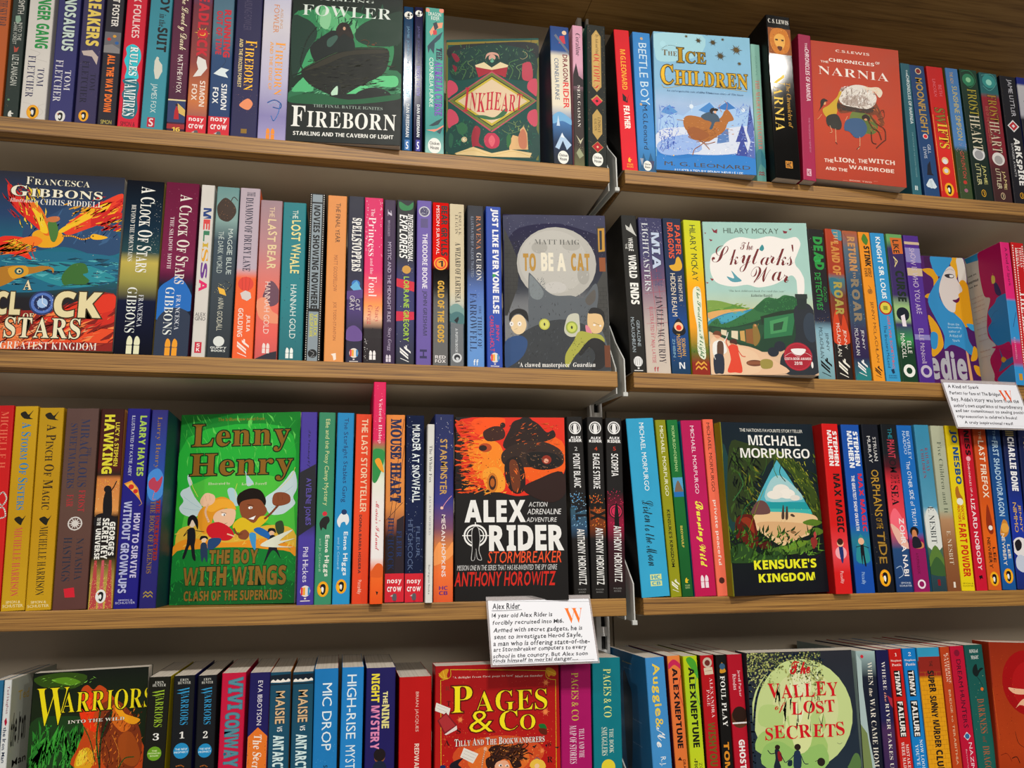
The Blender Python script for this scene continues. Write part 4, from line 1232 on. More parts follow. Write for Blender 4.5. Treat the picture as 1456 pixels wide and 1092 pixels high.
g d09a20 376,103 523,98 588,175 491,311 366,314 392,291 481,267 514,177 431,135
g d8a428 798,11 926,7 895,87 842,168 796,102
g d8d4cc 884,8 985,12 982,198 878,189 881,99
g d89c20 878,189 984,192 1028,342 1042,486 853,523 771,437 741,393
g 3a90c4 527,-3 801,0 789,45 684,127 593,152 541,109 518,76
r 401848 417 3 505 88
g 3a8cc0 601,163 684,127 693,172 575,265 605,352 771,437 844,479 889,544 908,631 1007,727 902,729 809,687 651,658 539,692 564,594 488,487 399,346 487,245
g d8d0cc 700,104 783,68 838,100 845,157 910,245 844,280 843,324 795,348 756,415 675,406 605,352 575,265 616,185
g 5a1444 748,327 802,320 853,302 841,330 795,346
s 2a1c28 0.32 698,110 767,91 827,103
g 3a3438 681,139 747,128 812,135 802,158 718,158
g e0e0e0 755,137 807,137 799,152 757,153
g d8a028 375,446 483,509 533,595 522,682 361,749 389,598
g 3a8ec4 384,576 474,585 439,683 367,684
g 46a0d0 901,500 1025,508 1034,552 953,543
p e0b088 838,698 868,719 883,915 841,916
g d8a028 962,663 1006,695 977,760 891,772 929,707
g d8a028 924,804 1022,824 1027,883 948,868
s 3a4c8a 0.65 1031,563 1028,803 1040,910
h H b4b4bc 304 706 817 913 edie
h n c0dce8 639 497 795 515 From the
h n c0dce8 632 523 819 541 bestselling
h n c0dce8 635 551 791 568 author of
h nw c0dce8 637 580 810 603 A Kind of
h nw c0dce8 670 616 773 638 Spark
B|b|2R|547.1 -3.0 259.2 14.6 198.0 129.0|1.73 0.00|d02c74@0,d42e78@40,3c8cc0@42,3a8cc4@68,c82468@72,a84070@85,3a90c8@88|cfc8bc||pink and blue spine with black hand lettering beside the candle cover
t nw 30102c 350 39 700 315 A Kind of Spark
s 2c3c6a 0.66 400,602 700,530 850,498
t n e0b0c4 300 674 450 826 ELLE McNICOLL
r c09030 400 922 750 967
<h N 2a2a2a 512 138 633 151 seek are
<h N 2a2a2a 506 185 656 201 enormous
<h N 2a2a2a 516 222 637 235 to lie
<h n b08a7c 531 311 694 321 Keedie, thirteen
<h n b08a7c 535 344 697 355 bright and full
<h n b08a7c 539 378 701 388 of mischief and
<h n b08a7c 543 411 704 421 never far away
<h n b08a7c 553 466 703 476 for the whole
<h n b08a7c 557 499 706 509 village, she is
<h n b08a7c 558 542 707 552 the one they all
<h n b08a7c 570 586 708 596 turn to when it
<h n b08a7c 572 629 709 639 rains and pours
<h n b08a7c 577 704 714 715 Beside the sea
<h n b08a7c 579 747 715 757 one long year
<p 3a90c0 487,3 692,3 684,57 511,43
<g b41c5c 710,-1 1031,2 997,999 744,944 735,891 698,781 797,703 703,613 724,468 788,363 712,326 680,177 682,67
<g 3a86b8 841,406 889,374 1027,382 1034,529 1032,713 874,716 781,680 712,572 775,521 738,450
<s 2c4c7a 0.32 769,498 828,467 869,465
<s 2c4c7a 0.32 722,574 770,541 811,543
<g 3a3060 860,272 900,275 944,354 910,368 866,337
<g e8d060 842,209 881,223 876,265 835,261
<s e8b840 0.32 857,191 863,208
<g 3a6a9c 833,720 893,812 1031,804 1034,834 880,871 799,880 853,816
<g d8a030 869,788 912,815 870,829 844,809
<g c01c5c 735,703 877,706 976,703 982,765 889,740
<g 3a8cc4 766,937 918,877 997,869 987,988
B|b|2R|564.9 2.0 259.8 19.9 200.8 129.0|2.93 0.00|b81c20@0,bc2024|||red spine with white polka dots, second from the frame edge beside the pink cover
z f0e8e4 0 0.00 80 19 160 960
z f0e8e4 0 0.00 300 40 380 960
z f0e8e4 0 0.00 840 19 920 960
t S- f4ece8 580 30 800 174 THOMAS
t S- f4ece8 300 35 520 174 MEEHAN
t Sw f4ece8 300 348 850 860 THE BIG BOOK
B|b|3L|-644.8 2.0 0.5 17.2 200.9 129.0|-2.28 0.00|b81c20@0,c42424@50,c02820|||red spine at the shelf's outer end with coral lettering and looped white rings
t S- e07058 350 30 750 315 MICHELLE H
s f0e8e0 1.3 450,455 750,434 950,466 750,498 500,477
s f0e8e0 1.3 400,519 800,509 950,551 600,562
B|b|3L|-626.9 2.0 0.5 21.3 200.6 129.0|-2.15 0.00|c09a20@0,b8901c@60,c49e28|||mustard-yellow spine with blue serif title and coral author name
g 201c10 250,37 450,26 600,43 800,20 650,54 800,65 500,65 350,57
t Sk 2f7fb0 350 82 750 519 A STORM OF SISTERS
g 201c10 300,562 500,551 650,562 780,546 650,578 600,593 450,583
t S- c85050 350 604 680 932 MICHELLE HARRISON
h n f0e4b8 200 953 800 965 SIMON &
h n f0e4b8 80 970 920 984 SCHUSTER
B|b|3L|-605.1 2.0 0.5 22.8 199.6 129.0|-1.93 0.00|b4901c@0,b88e1c@60,c09a24|||mustard-yellow spine with black serif title, twin of the one with blue title
g 201c10 250,35 450,24 600,41 800,18 650,52 800,64 500,61 350,55
t Sk 3a2c14 350 86 750 516 A PINCH OF MAGIC
g 201c10 300,560 500,549 650,560 780,543 650,576 600,592 450,581
t S- 2a2418 350 597 680 929 MICHELLE HARRISON
h n f0e4b8 200 955 800 967 SIMON &
h n f0e4b8 80 973 920 986 SCHUSTER
B|b|3L|-581.3 2.0 0.5 30.7 199.6 129.0|-1.50 0.00|5a4440@0,5e463e@50,5c3c38|||wide brown spine with grey-blue serif title and a white compass star
t S- 28304a 720 202 840 247 THE
t S- 2c3454 480 55 750 402 MIRACULOUS
t S- 2c3454 160 78 380 407 SWEETMAKERS
t S- b03038 550 418 750 527 FROST
t S- b03038 200 440 400 500 FAIR
e d8d4d0 500 584 220 34
e 5a423c 500 584 180 28
S d8d4d0 500 584 7.4
t S- 2a3040 580 657 800 859 NATASHA
t S- 2a3040 200 651 450 864 HASTINGS
p c82838 300,900 600,895 650,942 350,942
B|b|3L|-549.2 2.0 0.5 22.4 199.9 129.0|-1.31 0.00|34100c@0,4a1410@30,2a1c14@34,c88048@36,d89858@52,1a1210@55,161212@75,a8924c@85,c0a850|||black and fiery spine with yellow block capitals and a figure reaching up
t H d8d040 180 30 620 335 HAWKING
t N d8c840 660 70 840 296 LUCY & STEPHEN
d f0c040 40 0.40 20 362 980 396
d f0d8a0 50 0.36 20 368 980 549
g 100c10 400,549 350,462 480,407 620,401 700,451 720,549
s 100c10 0.99 600,429 750,401 850,373
e 100c10 500 412 160 18
g 141014 50,549 300,533 600,538 950,560 950,593 50,593
t N+ f0f0ea 680 576 920 743 GEORGE'S
t N+ f0f0ea 380 558 660 759 SECRET KEY
t N+ e8e8e2 140 555 300 593 TO THE
t N+ f0f0ea 120 609 340 759 UNIVERSE
p b04848 150,765 250,765 350,1002 50,1002
p c05a60 450,765 550,765 620,1002 400,1002
p b04848 750,765 850,765 980,1002 680,1002
d e8d070 160 0.40 20 850 980 997
d e89a90 60 0.36 50 775 950 913
k puffin f0f0f0 500 939 6.7
B|b|3L|-526.1 2.0 0.5 22.0 201.0 129.0|-0.65 0.00|201c74@0,221e7a|||royal-blue spine with yellow-green author capitals and a pizza slice
t N+ a8c458 580 37 880 348 LARRY HAYES
t n c8cce0 220 37 360 348 ILLUSTRATED BY KATIE ABEY
p d89038 80,386 400,370 700,409 850,475 600,442
p e8b858 150,392 400,378 650,411 750,447 400,420
e c03028 400 403 120 13
e c03028 600 425 100 11
s e8b858 0.49 800,464 900,486 800,497
t N+o101850 c8c4e4 600 535 880 852 HOW TO SURVIVE
t N+o101850 b8bce0 140 475 500 925 WITHOUT GROWN-UPS
h n c8c8e0 200 955 800 963 SIMON &
h n c8c8e0 80 967 920 977 SCHUSTER
B|b|3L|-502.4 2.0 0.5 15.8 200.2 129.0|-0.63 0.00|2e2a70@0,2c4c9a@30,2a6ab0@42,2a2a74@50,282468||16404c|indigo-blue spine with gold serif capitals and a small red dragon
t S- 94743c 320 37 660 305 Larry Henry
g 4a8ad0 50,338 600,305 980,350 980,439 400,472 50,428
g b04058 100,372 400,350 600,372 900,344 850,394 600,428 400,417 150,405
s d87068 0.49 500,417 400,461 600,461
t Smo8a3020 b03c2c 640 467 880 767 THE UNEXPECTED
t S 8a6a38 300 472 600 831 THE BOOK OF LEGENDS
k mac a08a40 500 934 7.3
B|f|3L|-484.6 58.0 0.5 134.6 204.9 26.0|-0.47 14.19|1f7a30@0,239c3a@30,3aa838@50,1d8a34@75,145f2c@95,1a4a28|||face-out bright green cover with gold lettering and two winged children flying
g 2fae40 68,125 868,79 957,375 787,510 107,523
p 56c048 112,385 465,285 957,375 990,650 611,554 62,614
s 5ac858 0.24 19,4 226,246
s 5ac858 0.24 167,7 275,188
s 5ac858 0.24 388,5 420,179
s 5ac858 0.24 608,9 527,157
s 5ac858 0.24 791,12 640,206
s 5ac858 0.24 957,45 716,254
s 4ab848 0.24 981,164 772,290
s 4ab848 0.24 29,100 156,280
g e0b848 18,704 44,614 221,594 493,643 757,601 971,627 1005,762 800,715 498,699 178,706 24,761
g e89a30 17,693 156,661 444,687 761,669 994,717 979,762 499,711 23,755
g 1d7c36 5,749 197,718 499,711 765,725 997,767 1001,1010 -5,999
g 17602e -5,993 36,884 508,823 995,895 1001,1010
v 2fa848 120 6.2 0.48 90 50 2 727 992 1004
v 6ad060 60 12.0 0.48 -75 25 55 -7 969 258
v f0c860 40 7.2 0.72 60 60 11 636 976 717
d 55b860 60 0.30 20 727 992 1004
g d0e4e8 222,502 153,443 91,361 91,326 129,373 86,396 50,407 35,430 65,465 33,499 54,528 109,546 181,547
s f0e070 0.48 102,326 130,385 181,444
s 8ab8c8 0.24 63,442 139,478 204,502
s 8ab8c8 0.24 60,500 142,512 205,513
g d0e4e8 730,464 816,419 885,374 954,317 983,352 991,410 962,456 981,490 930,524 869,546 771,539
s f0e070 0.48 971,299 938,351 852,408
s 8ab8c8 0.24 784,464 889,431 958,398
s 8ab8c8 0.24 787,510 892,489 962,467
g b8d8e0 421,413 465,402 504,437 517,495 463,483
s f0e070 0.38 499,379 485,425 507,472
g b8d8e0 581,392 568,334 548,304 596,346 634,381
g e09a30 193,582 197,525 265,480 370,447 462,471 501,518 429,505 325,549 295,617 244,639
g f0b040 249,502 353,458 462,471 492,517 393,505 305,526
g f0c8a8 317,561 341,527 411,511 492,517 496,563 472,597 419,610 356,595
e ffffff 401 541 18 7
e 1a1a1a 407 543 5 5
s 3a1c10 0.36 377,527 424,535
s 3a1c10 0.29 409,591 435,585
g f0c8a8 201,467 242,427 306,434 326,458 301,486 230,496
s f0c8a8 2.2 274,480 251,525 283,577
s c89878 0.24 243,439 255,468
s c89878 0.24 275,436 285,466
g c82430 284,594 363,579 455,608 494,648 443,676 317,663 269,628
s f0c8a8 1.4 440,642 494,654
g 2c4a78 291,668 388,664 373,698 296,725
g 1c1410 508,483 513,437 600,406 691,417 739,464 732,498 676,463 605,473 554,507
g 8a5034 527,507 551,472 676,463 732,498 752,533 684,577 615,599 558,564
e ffffff 617 508 18 7
e 1a1a1a 622 509 5 5
s 2a1408 0.38 589,490 643,497
p ffffff 603,565 664,549 648,571
s 6a3820 0.24 603,565 664,549
e 8a5034 734 527 14 14
g e0c030 489,586 558,558 649,588 700,555 763,556 755,578 670,623 582,644 491,620
g 8a5034 793,476 809,436 880,431 935,449 936,484 875,500 813,499
s 8a5034 2.2 737,567 788,539 848,494
s 6a3820 0.24 836,442 841,471
s 6a3820 0.24 871,440 877,472
g 8a5034 529,643 581,621 618,645 593,672 540,666
s 8a5034 1.9 491,614 520,643 565,644
g 2a6ab0 652,622 704,612 795,647 834,693 761,669 689,645
g 4a9ad0 618,645 671,645 676,713 696,741 649,713
e f0dcc8 149 581 27 23
g 161418 110,592 114,552 154,539 192,565 197,616 177,593 147,564 128,592
g 1b1c22 116,615 169,610 183,661 178,706 194,774 166,762 142,695 104,762 85,756 114,683
s 1b1c22 0.6 117,626 84,649 116,615
s 1b1c22 0.6 179,621 251,628
e f0d4b8 252 671 20 14
g 1a1a1e 220,671 227,651 271,651 285,668 254,660
g 2a3c58 230,690 275,691 289,753 284,786 263,758 248,786 233,752
e e8c0a0 800 641 21 15
g 1a1a1e 768,638 776,618 820,619 834,642 800,630
g 1c2028 787,658 832,659 844,715 883,777 837,737 801,737 744,803 782,714
s 1c2028 0.6 788,669 745,691
s 1c2028 0.6 832,670 904,693
g 3a4a30 827,591 880,580 900,626 876,659 839,636
g e8ecd8 711,702 832,659 971,627 868,682 991,672 852,704 976,717 800,715
h n 9a7c30 313 22 701 40 The brilliant new novel from
h So103018 8a6428 107 56 917 211 Lenny
h So103018 8a6428 104 217 950 367 Henry
h S- e0e0c8 261 370 442 387 Illustrated by
h S- e0e0c8 536 375 742 389 Keenon Ferrell
h Ho103018 8a6a30 304 722 697 796 THE BOY
h Ho103018 8a6a30 100 808 929 906 WITH WINGS
h N+o103018 8a6a30 115 930 904 981 CLASH OF THE SUPERKIDS
B|b|3L|-350.6 2.0 0.5 17.0 201.5 129.0|-0.94 0.00|4a3c94@0,4c4098@30,3a3450@36,24242c@42,26262e@58,4c4098@66,4a3e96|||violet spine with a slanted charcoal band and white author lettering
p 22222a 0,324 980,278 980,598 0,654
t cw 1a1830 420 97 620 295 The Vanishing Of
t nw+ 5c50a0 300 353 750 598 AVELINE JONES
t nw e4e0f0 300 710 650 887 Phil Hickes
k balloon - 500 936 8.1
B|b|3L|-333.2 2.0 0.5 17.4 201.6 129.0|-0.53 0.00|3a8464@0,408c6c|||jade-green spine with cream script title and a small black pony
t nw d4d8a0 320 35 680 496 Ellie and the Pony Camp Mystery
g 1c1c1c 200,587 400,559 700,553 800,576 650,598 600,621 400,610 300,626
e c83040 500 539 140 12
t nw+ e8ece0 480 649 820 860 Esme Higgs
t n a8c8b4 180 666 350 833 and Jo Cotterill
k puffin - 500 923 8.0
B|b|3L|-314.9 2.0 0.5 17.9 201.7 129.0|-0.19 0.00|2a88bc@0,3094c8|||bright azure spine with dark blue script title and a white pony
t nw 1c3c6a 320 27 680 479 The Starlight Stables Gang
g e8ecf0 150,576 400,536 750,542 850,576 700,598 600,581 400,587 300,610
e 1c3460 550 530 160 14
t nw+ e8f0f4 480 632 820 856 Esme Higgs
t n a8d0e8 180 661 350 823 and Jo Cotterill
k puffin - 500 911 7.5
B|b|3L|-295.1 2.0 0.5 16.7 200.7 129.0|-0.15 0.00|d84c2c@0,e05430@60,d84a2a|||orange-red spine with cream tall lettering and dark spaced author name
t N- f0d8b8 380 26 780 528 THE LAST STORYTELLER
t N 2c2428 350 542 520 846 DONNA BARBA HIGUERA
t nw f0d0c0 300 879 600 951 Piccadilly
B|b|3L|-276.8 -9.0 0.5 13.3 234.9 129.0|-0.24 0.00|d82860@0,d42c60@27,3c9a50@33,e8ecdc@45,f0ece8@55,f4f0f0@80,e87030@86,e05820|||very tall pink-headed thin white spine sticking out and up over its row
d f06890 30 0.64 50 10 950 287
g 2f8a48 0,328 600,313 980,338 700,418 300,467 0,448
g e8a030 200,368 600,358 950,418 600,408
t S- f8dce4 380 78 720 287 Victoria Hislop
t cw c84858 320 551 720 769 Maria's Island
g d86028 50,864 500,826 950,836 950,883 50,883
p 2a1810 450,945 650,949 550,963
B|b|3L|-261.0 2.0 0.5 20.3 200.7 129.0|-0.55 0.00|e08c48@0,d89050@50,8a5040@60,241c20@66,241c20|||orange harbour spine with navy title, rigging lines and a red foot
s 2a1c20 0.49 100,662 600,288 950,24
s 2a1c20 0.49 300,662 800,312 980,169
s 2a1c20 0.49 50,570 900,477
t So20244a 1c2850 250 24 800 477 MOUSE HEART
p 2a2028 600,570 980,546 980,849 500,849
t S 20386a 600 627 850 764 FLEUR
t S 1c2c54 140 558 450 832 HITCHCOCK
r cc2838 0 849 1000 995
k crow - 500 917 12.2
B|b|3L|-240.2 2.0 0.5 19.7 200.6 129.0|-0.27 0.00|1c2440@0,222a48@50,1c2238|||starry navy spine with white snowy title above a red foot
d d0dcec 90 0.32 30 8 970 845
t nw+ e8f0f4 320 51 820 476 MURDER AT SNOWFALL
t n 58688a 600 604 800 765 FLEUR
t n 58688a 150 569 420 833 HITCHCOCK
r cc2838 0 850 1000 997
k crow - 500 918 11.8
B|b|3L|-219.2 -6.0 0.5 7.7 189.9 129.0|0.25 0.00|dcdcd8@0,e4e4e0|||very thin white spine with small grey lettering, slightly pulled out
t S- 3a3c44 300 124 720 337 The White Fox
t S- 9a9ca4 320 412 650 632 JACKIE MORRIS
t n 3a3c44 320 795 620 955 Barrington Stoke
B|b|3L|-209.7 2.0 0.5 21.1 202.6 129.0|0.03 0.00|222c58@0,2a3068@30,3c3c84@48,7a5068@62,d88848@72,e87840@85,d86038|||indigo-to-orange dusk spine with gold title and comet
d e8e8f0 30 0.40 50 15 950 196
t nw+ c8a05a 280 136 700 440 STARMINSTER
s e8a0b0 0.66 400,516 600,481 900,445
e f0c8b8 400 510 80 8
t nw+ f0e4e0 380 545 620 871 MEGAN HOPKINS
g f0a060 0,746 300,689 600,735 980,689 980,758 0,814
h N 5a2a78 280 918 720 938 HC
h N 5a2a78 280 944 720 964 CB
B|f|3L|-186.5 8.0 0.5 124.2 200.9 22.0|-0.01 6.47|1c1a1a@0,181616@100|||face-out black cover with fiery quad bike picture and huge white stencil title
g d83018 57,12 994,0 990,307 843,404 605,440 448,427 175,378 58,282 97,160
g f05818 176,11 455,8 354,110 176,86
g f08a28 116,160 255,123 413,160 450,306 292,355 175,306
g e86018 653,98 973,135 986,307 805,368 608,319
g f0a038 253,306 372,282 450,343 429,415 292,403
v e8541c 90 11.0 1.68 180 14 57 24 253 427
v f08a28 60 8.2 1.20 185 20 97 86 331 427
v f8b040 50 5.8 0.72 60 60 175 160 488 427
v 2a100c 40 7.2 0.96 180 12 37 36 175 403
s d85020 0.96 37,30 176,55
s d85020 0.96 28,111 176,123
s e87028 0.96 18,196 175,196
s e87028 0.96 48,269 195,257
s d86020 0.96 58,330 214,318
s c84818 0.96 116,378 253,367
s e07028 0.96 175,426 312,391
g 241410 433,160 494,73 535,23 655,8 755,35 834,85 895,72 913,110 832,135 772,147 730,209 570,221 511,196
e 1c1210 645 23 60 25
g 3a1c14 255,86 335,55 414,54 454,85 433,123 294,135
e 2a1612 434 46 24 16
e b04820 274 172 59 25
e 2a1410 254 174 36 16
g 30201a 432,196 572,147 772,135 931,172 985,221 967,270 847,295 688,282 530,282 431,258
g 120e0e 650,209 770,196 910,209 968,258 847,295 688,282
e 8a2c18 829 240 44 25
e e8a890 825 246 22 13
g 1e1210 451,258 570,221 628,307 626,404 546,428 469,379
g 6a3418 490,258 550,246 588,331 576,404 517,403
e c87828 337 367 49 54
e 3a1c10 337 367 33 40
e b06020 337 367 20 24
d f0b060 120 0.42 57 36 977 429
d 3a1410 80 0.54 57 36 977 429
v 3a2018 26 5.3 1.20 20 40 495 23 770 196
v c85a20 24 6.2 0.72 15 30 534 36 932 159
v 6a5040 20 4.8 0.96 -10 30 571 196 967 283
v e87028 30 5.8 0.72 80 50 450 306 961 429
g 2a1410 606,404 766,343 966,307 991,429 841,477
h H f4f4f2 88 462 632 583 ALEX
h H f4f4f2 304 599 970 737 RIDER
h m e8e8e8 659 474 830 500 ACTION
h m e8e8e8 646 511 953 541 ADRENALINE
h m e8e8e8 637 558 912 583 ADVENTURE
e f4f4f2 184 654 104 61
e 181616 184 654 89 51
e f4f4f2 184 654 77 44
e 181616 184 654 68 39
p f4f4f2 68,651 305,652 305,657 68,656
p f4f4f2 180,581 188,581 187,722 180,722
g c8c8c8 149,640 166,608 201,605 218,626 228,677 218,734 241,783 199,778 187,727 177,782 145,782 153,724
g 0c0a0a 155,640 170,611 197,607 213,628 222,675 212,734 235,780 202,774 189,722 174,780 151,780 158,722
h m e85830 291 739 943 802 STORMBREAKER
h m d8d8d8 24 811 904 839 MISSION ONE IN THE SERIES THAT HAS RE-INVENTED THE SPY GENRE
h m+ c82c20 0 846 892 923 ANTHONY HOROWITZ
B|b|3L|-54.6 2.0 0.5 19.0 203.4 129.0|-1.08 0.00|1a1817@0,1c1a1a@50,3a5868@52,34506a@62,1c1a1a@68,1a1816|||black spine with roundel and numeral two, blue-white burst behind bold title
e e8e8e8 500 64 380 36
e 1a1817 500 64 310 29
e e8e8e8 500 64 260 24
e 1a1817 500 64 220 21
g f0f0f0 400,87 420,46 550,40 620,58 600,93
h N+ f0f0f0 200 111 850 125 ALEX
h N+ f0f0f0 100 128 900 144 RIDER
h n d8d8d8 420 172 600 193 2
t N- f0f0f0 300 210 720 400 POINT BLANC
d a8d4f0 60 0.64 30 417 970 620
d 5a98c8 40 0.96 30 428 970 609
t H 141820 300 485 980 581 AL
t N- f0f0ee 340 626 800 924 ANTHONY HOROWITZ
h n 8a8a88 250 946 750 954 WALKER
h n 8a8a88 300 960 700 968 BOOKS
B|b|3L|-34.6 2.0 0.6 19.1 203.5 129.0|0.16 0.00|1a1817@0,1c1a1a@50,7a4020@52,6a3418@62,1c1a1a@68,1a1816|||black spine with roundel and numeral four, orange fire burst in its middle
e e8e8e8 500 61 380 36
e 1a1817 500 61 310 29
e e8e8e8 500 61 260 24
e 1a1817 500 61 220 21
g f0f0f0 400,85 420,44 550,38 620,56 600,91
h N+ f0f0f0 200 112 850 126 ALEX
h N+ f0f0f0 100 130 900 145 RIDER
h n c84820 420 170 600 191 4
t N- f0f0f0 300 208 720 405 EAGLE STRIKE
d f0a048 60 0.64 30 428 970 620
d d86020 40 0.96 30 439 970 609
t H 141210 50 485 980 581 EX
t N- f0f0ee 340 620 800 925 ANTHONY HOROWITZ
h n 8a8a88 250 947 750 955 WALKER
h n 8a8a88 300 961 700 969 BOOKS
B|b|3L|-14.4 2.0 0.8 19.7 202.9 129.0|0.78 0.00|1a1817@0,1c1a1a@42,5a1428@48,8a1c3c@60,3a1420@70,1a1816|||black spine with roundel and numeral five, crimson target burst in its middle
e e8e8e8 500 57 380 37
e 1a1817 500 57 310 30
e e8e8e8 500 57 260 25
e 1a1817 500 57 220 21
g f0f0f0 400,80 420,39 550,33 620,51 600,86
h N+ f0f0f0 200 108 850 122 ALEX
h N+ f0f0f0 100 126 900 143 RIDER
h n b83828 420 166 600 187 5
t N- f0f0f0 300 205 720 333 SCORPIA
d d83060 50 0.64 30 403 970 609
e 1a1214 500 529 420 41
e c83058 500 529 360 35
e 1a1214 500 529 280 27
e c83058 500 529 240 23
g 0c0a0a 420,620 450,518 550,483 650,518 680,620
t N- f0f0ee 340 609 800 912 ANTHONY HOROWITZ
h n 8a8a88 250 943 750 952 WALKER
h n 8a8a88 300 957 700 966 BOOKS
B|b|3R|23.7 2.0 0.5 33.7 202.9 129.0|-2.93 0.00|3ca0c8@0,42a8d0|10100e||wide sky-blue spine with white capitals and black flowing script, end of its shelf
t n f0f8fa 450 26 620 416 MICHAEL MORPURGO
t cw 142830 300 468 700 833 Listen to the Moon
r d8e4a0 350 878 750 908
r d8e4a0 350 914 750 942
h N 3a9cc0 400 883 700 904 HC
h N 3a9cc0 400 918 700 937 CB
B|b|3R|58.4 2.0 0.5 13.0 202.1 129.0|-2.61 0.00|8a8c1c@0,929422|||olive-green narrow spine with white author and black title capitals
t n f0f0d8 350 35 680 440 MICHAEL MORPURGO
t n+ 1c1c0c 320 518 620 837 KENSUKE'S KINGDOM
k fs f0f0e0 500 933 7.8
B|b|3R|72.1 2.0 0.5 13.5 202.4 129.0|-2.37 0.00|1c7038@0,1a6430@60,185428|||leaf-green narrow spine with small picture of a rock in blue sea
t n b8d898 350 35 620 299 MORPURGO+FOREMAN
r 5aa0c8 50 335 950 446
g 7a6858 150,411 500,352 850,399 900,423 200,429
r 2a70b0 50 417 950 446
t N d0c060 350 609 550 730 BEOWULF
k bear e0c030 500 911 5.4
h n c8d898 300 934 750 943 WALKER
h n c8d898 320 947 720 956 BOOKS
B|b|3R|87.3 2.0 0.5 26.1 202.2 129.0|-1.76 0.00|b01c58@0,b82060@60,b81c54|2a90b8||raspberry-pink spine with white capitals and yellow brush script
t n f4dce8 420 32 600 428 MICHAEL MORPURGO
t cw+ f0e858 280 470 720 840 Running Wild
k hc f4e4ec 500 919 9.4
B|b|3R|114.6 2.0 0.5 13.2 204.1 129.0|-1.59 0.00|e87058@0,ec7860|||coral-pink narrow spine with dark author capitals and white lowercase title
t n 4a2420 320 20 620 420 MICHAEL MORPURGO
t N- f8e8e0 280 467 650 830 private peaceful
e 4a2420 500 915 260 17
B|f|3R|128.3 -10.0 0.5 130.1 199.3 14.0|-1.03 -7.06|16222c@0,18262a@30,141c1c@70,12141c|7a7a20||face-out dark jungle cover framing a sunlit beach with bright yellow title
g 1f4040 14,127 100,345 175,560 51,676 5,558
g 2f3c20 78,146 244,121 586,188 495,235 307,373 199,552 19,550
v 3f5a28 80 12.7 1.69 -70 50 78 146 360 553
v 141c18 70 12.7 1.69 -70 50 78 146 353 598
v 7a7a28 30 8.5 1.06 -60 40 183 259 360 553
g 6a7a28 417,200 549,159 709,210 816,326 918,465 986,558 909,512 786,373 658,257 561,211
g 3a4c20 442,177 628,187 828,256 970,419 1008,558 935,603 871,488 733,315
v 6a7a28 70 9.3 1.06 -60 26 546 176 986 558
v 24341a 70 10.6 1.27 -60 30 582 211 994 627
v a8a838 30 6.3 0.63 -60 26 546 176 918 465
p 5ab0c0 570,223 652,292 742,384 816,442 850,488 300,485 386,395 483,304
g a8d0d4 475,350 585,315 722,373 816,442 748,465 416,463
e f0ece4 590 407 94 40
e f4f0e8 650 424 84 29
e f0ece4 514 430 83 26
e e8e4dc 730 448 53 17
p 2a98a0 312,472 842,474 886,523 890,557 321,542
p 48b4b0 327,508 887,517 903,546 322,536
g e8c89c 232,597 322,536 611,532 902,548 958,592 888,626 947,649 772,681 575,734 344,653
g d8b084 292,597 601,589 890,614 774,670 581,701
g 8a6a48 643,646 675,640 710,652 671,659
g 6a4a48 266,508 334,463 414,475 444,537 261,541
g 4a3c34 563,566 587,498 600,496 594,566
g 4a3c34 604,572 624,504 640,504 633,569
g 4a3c34 660,550 682,542 711,556 689,561
s c8a880 0.32 573,572 537,600
s c8a880 0.32 614,572 578,600
g 5a1c14 69,617 97,562 180,541 259,552 289,619 295,708 228,751 155,706 79,683
g 8a3420 135,573 198,557 254,586 263,652 208,618
g 4a1814 295,708 379,687 418,699 432,732 330,741
g 4a6a2c 368,753 494,733 577,723 703,714 875,694 934,717 820,760 568,779
g 6a8a30 533,745 664,702 831,704 741,737 613,757
g 5a7a2c 789,591 898,575 1001,593 932,615 828,608
g 5a7a30 820,648 930,626 1011,650 922,672
g 2c4a24 -9,747 135,706 324,774 490,755 560,823 317,818 -18,812
v 4f7a2c 70 9.3 1.48 60 60 7 638 560 823
v 203818 80 12.7 1.69 70 60 7 638 938 807
v 6a9a3a 40 7.6 1.06 40 60 505 666 942 785
g 8a3430 854,693 909,683 924,717 875,750
g b04848 892,660 915,649 921,677 898,685
s 3a2040 0.42 758,759 854,806 942,785
s 2a3c20 1.1 671,187 589,292 642,350
s 4a6a2c 0.85 565,188 530,269 562,327
s 3a5c2c 0.85 461,189 449,258 398,316
s 3a6a3c 1.3 72,462 186,373 156,305
s 2a5c38 1.3 112,595 185,507 273,463
s 7a8a28 0.63 406,395 306,508 205,641
d c8c850 30 0.54 669 199 986 558
h n e8e8e0 200 35 884 55 THE NATION'S FAVOURITE STORYTELLER
h N- f4f4f0 285 74 848 136 MICHAEL
h N- f4f4f0 188 153 939 211 MORPURGO
h N+ e8e838 230 805 891 858 KENSUKE'S
h N+ e8e838 269 882 863 931 KINGDOM
B|b|3R|258.4 -7.0 0.6 21.6 200.6 129.0|0.19 0.00|c41c1c@0,c82020@60,e05058@78,cc2424@88|a81c1c||red spine with white author over black title, small boy in a pink glow
t H f4f0f0 620 45 880 255 STEPHEN
t H f4f0f0 280 39 560 255 MULHERN
t N+ 1a1414 420 302 840 649 MAX MAGIC
e f0b0b8 500 766 340 37
g 20306a 400,722 600,716 650,777 580,821 500,821 420,777
e e8b898 500 710 200 22
e 3a1c14 500 702 180 19
t nw f0c8c8 300 871 550 942 Piccadilly
B|b|3R|290.9 2.0 0.5 24.7 201.7 129.0|-0.03 0.00|1c50a0@0,2058ac@60,2a7a90@70,1c50a4@85|142c58||royal-blue spine with white author over red title, boy with arms spread
t H f0f4f8 620 42 880 252 STEPHEN
t H f0f4f8 280 39 560 264 MULHERN
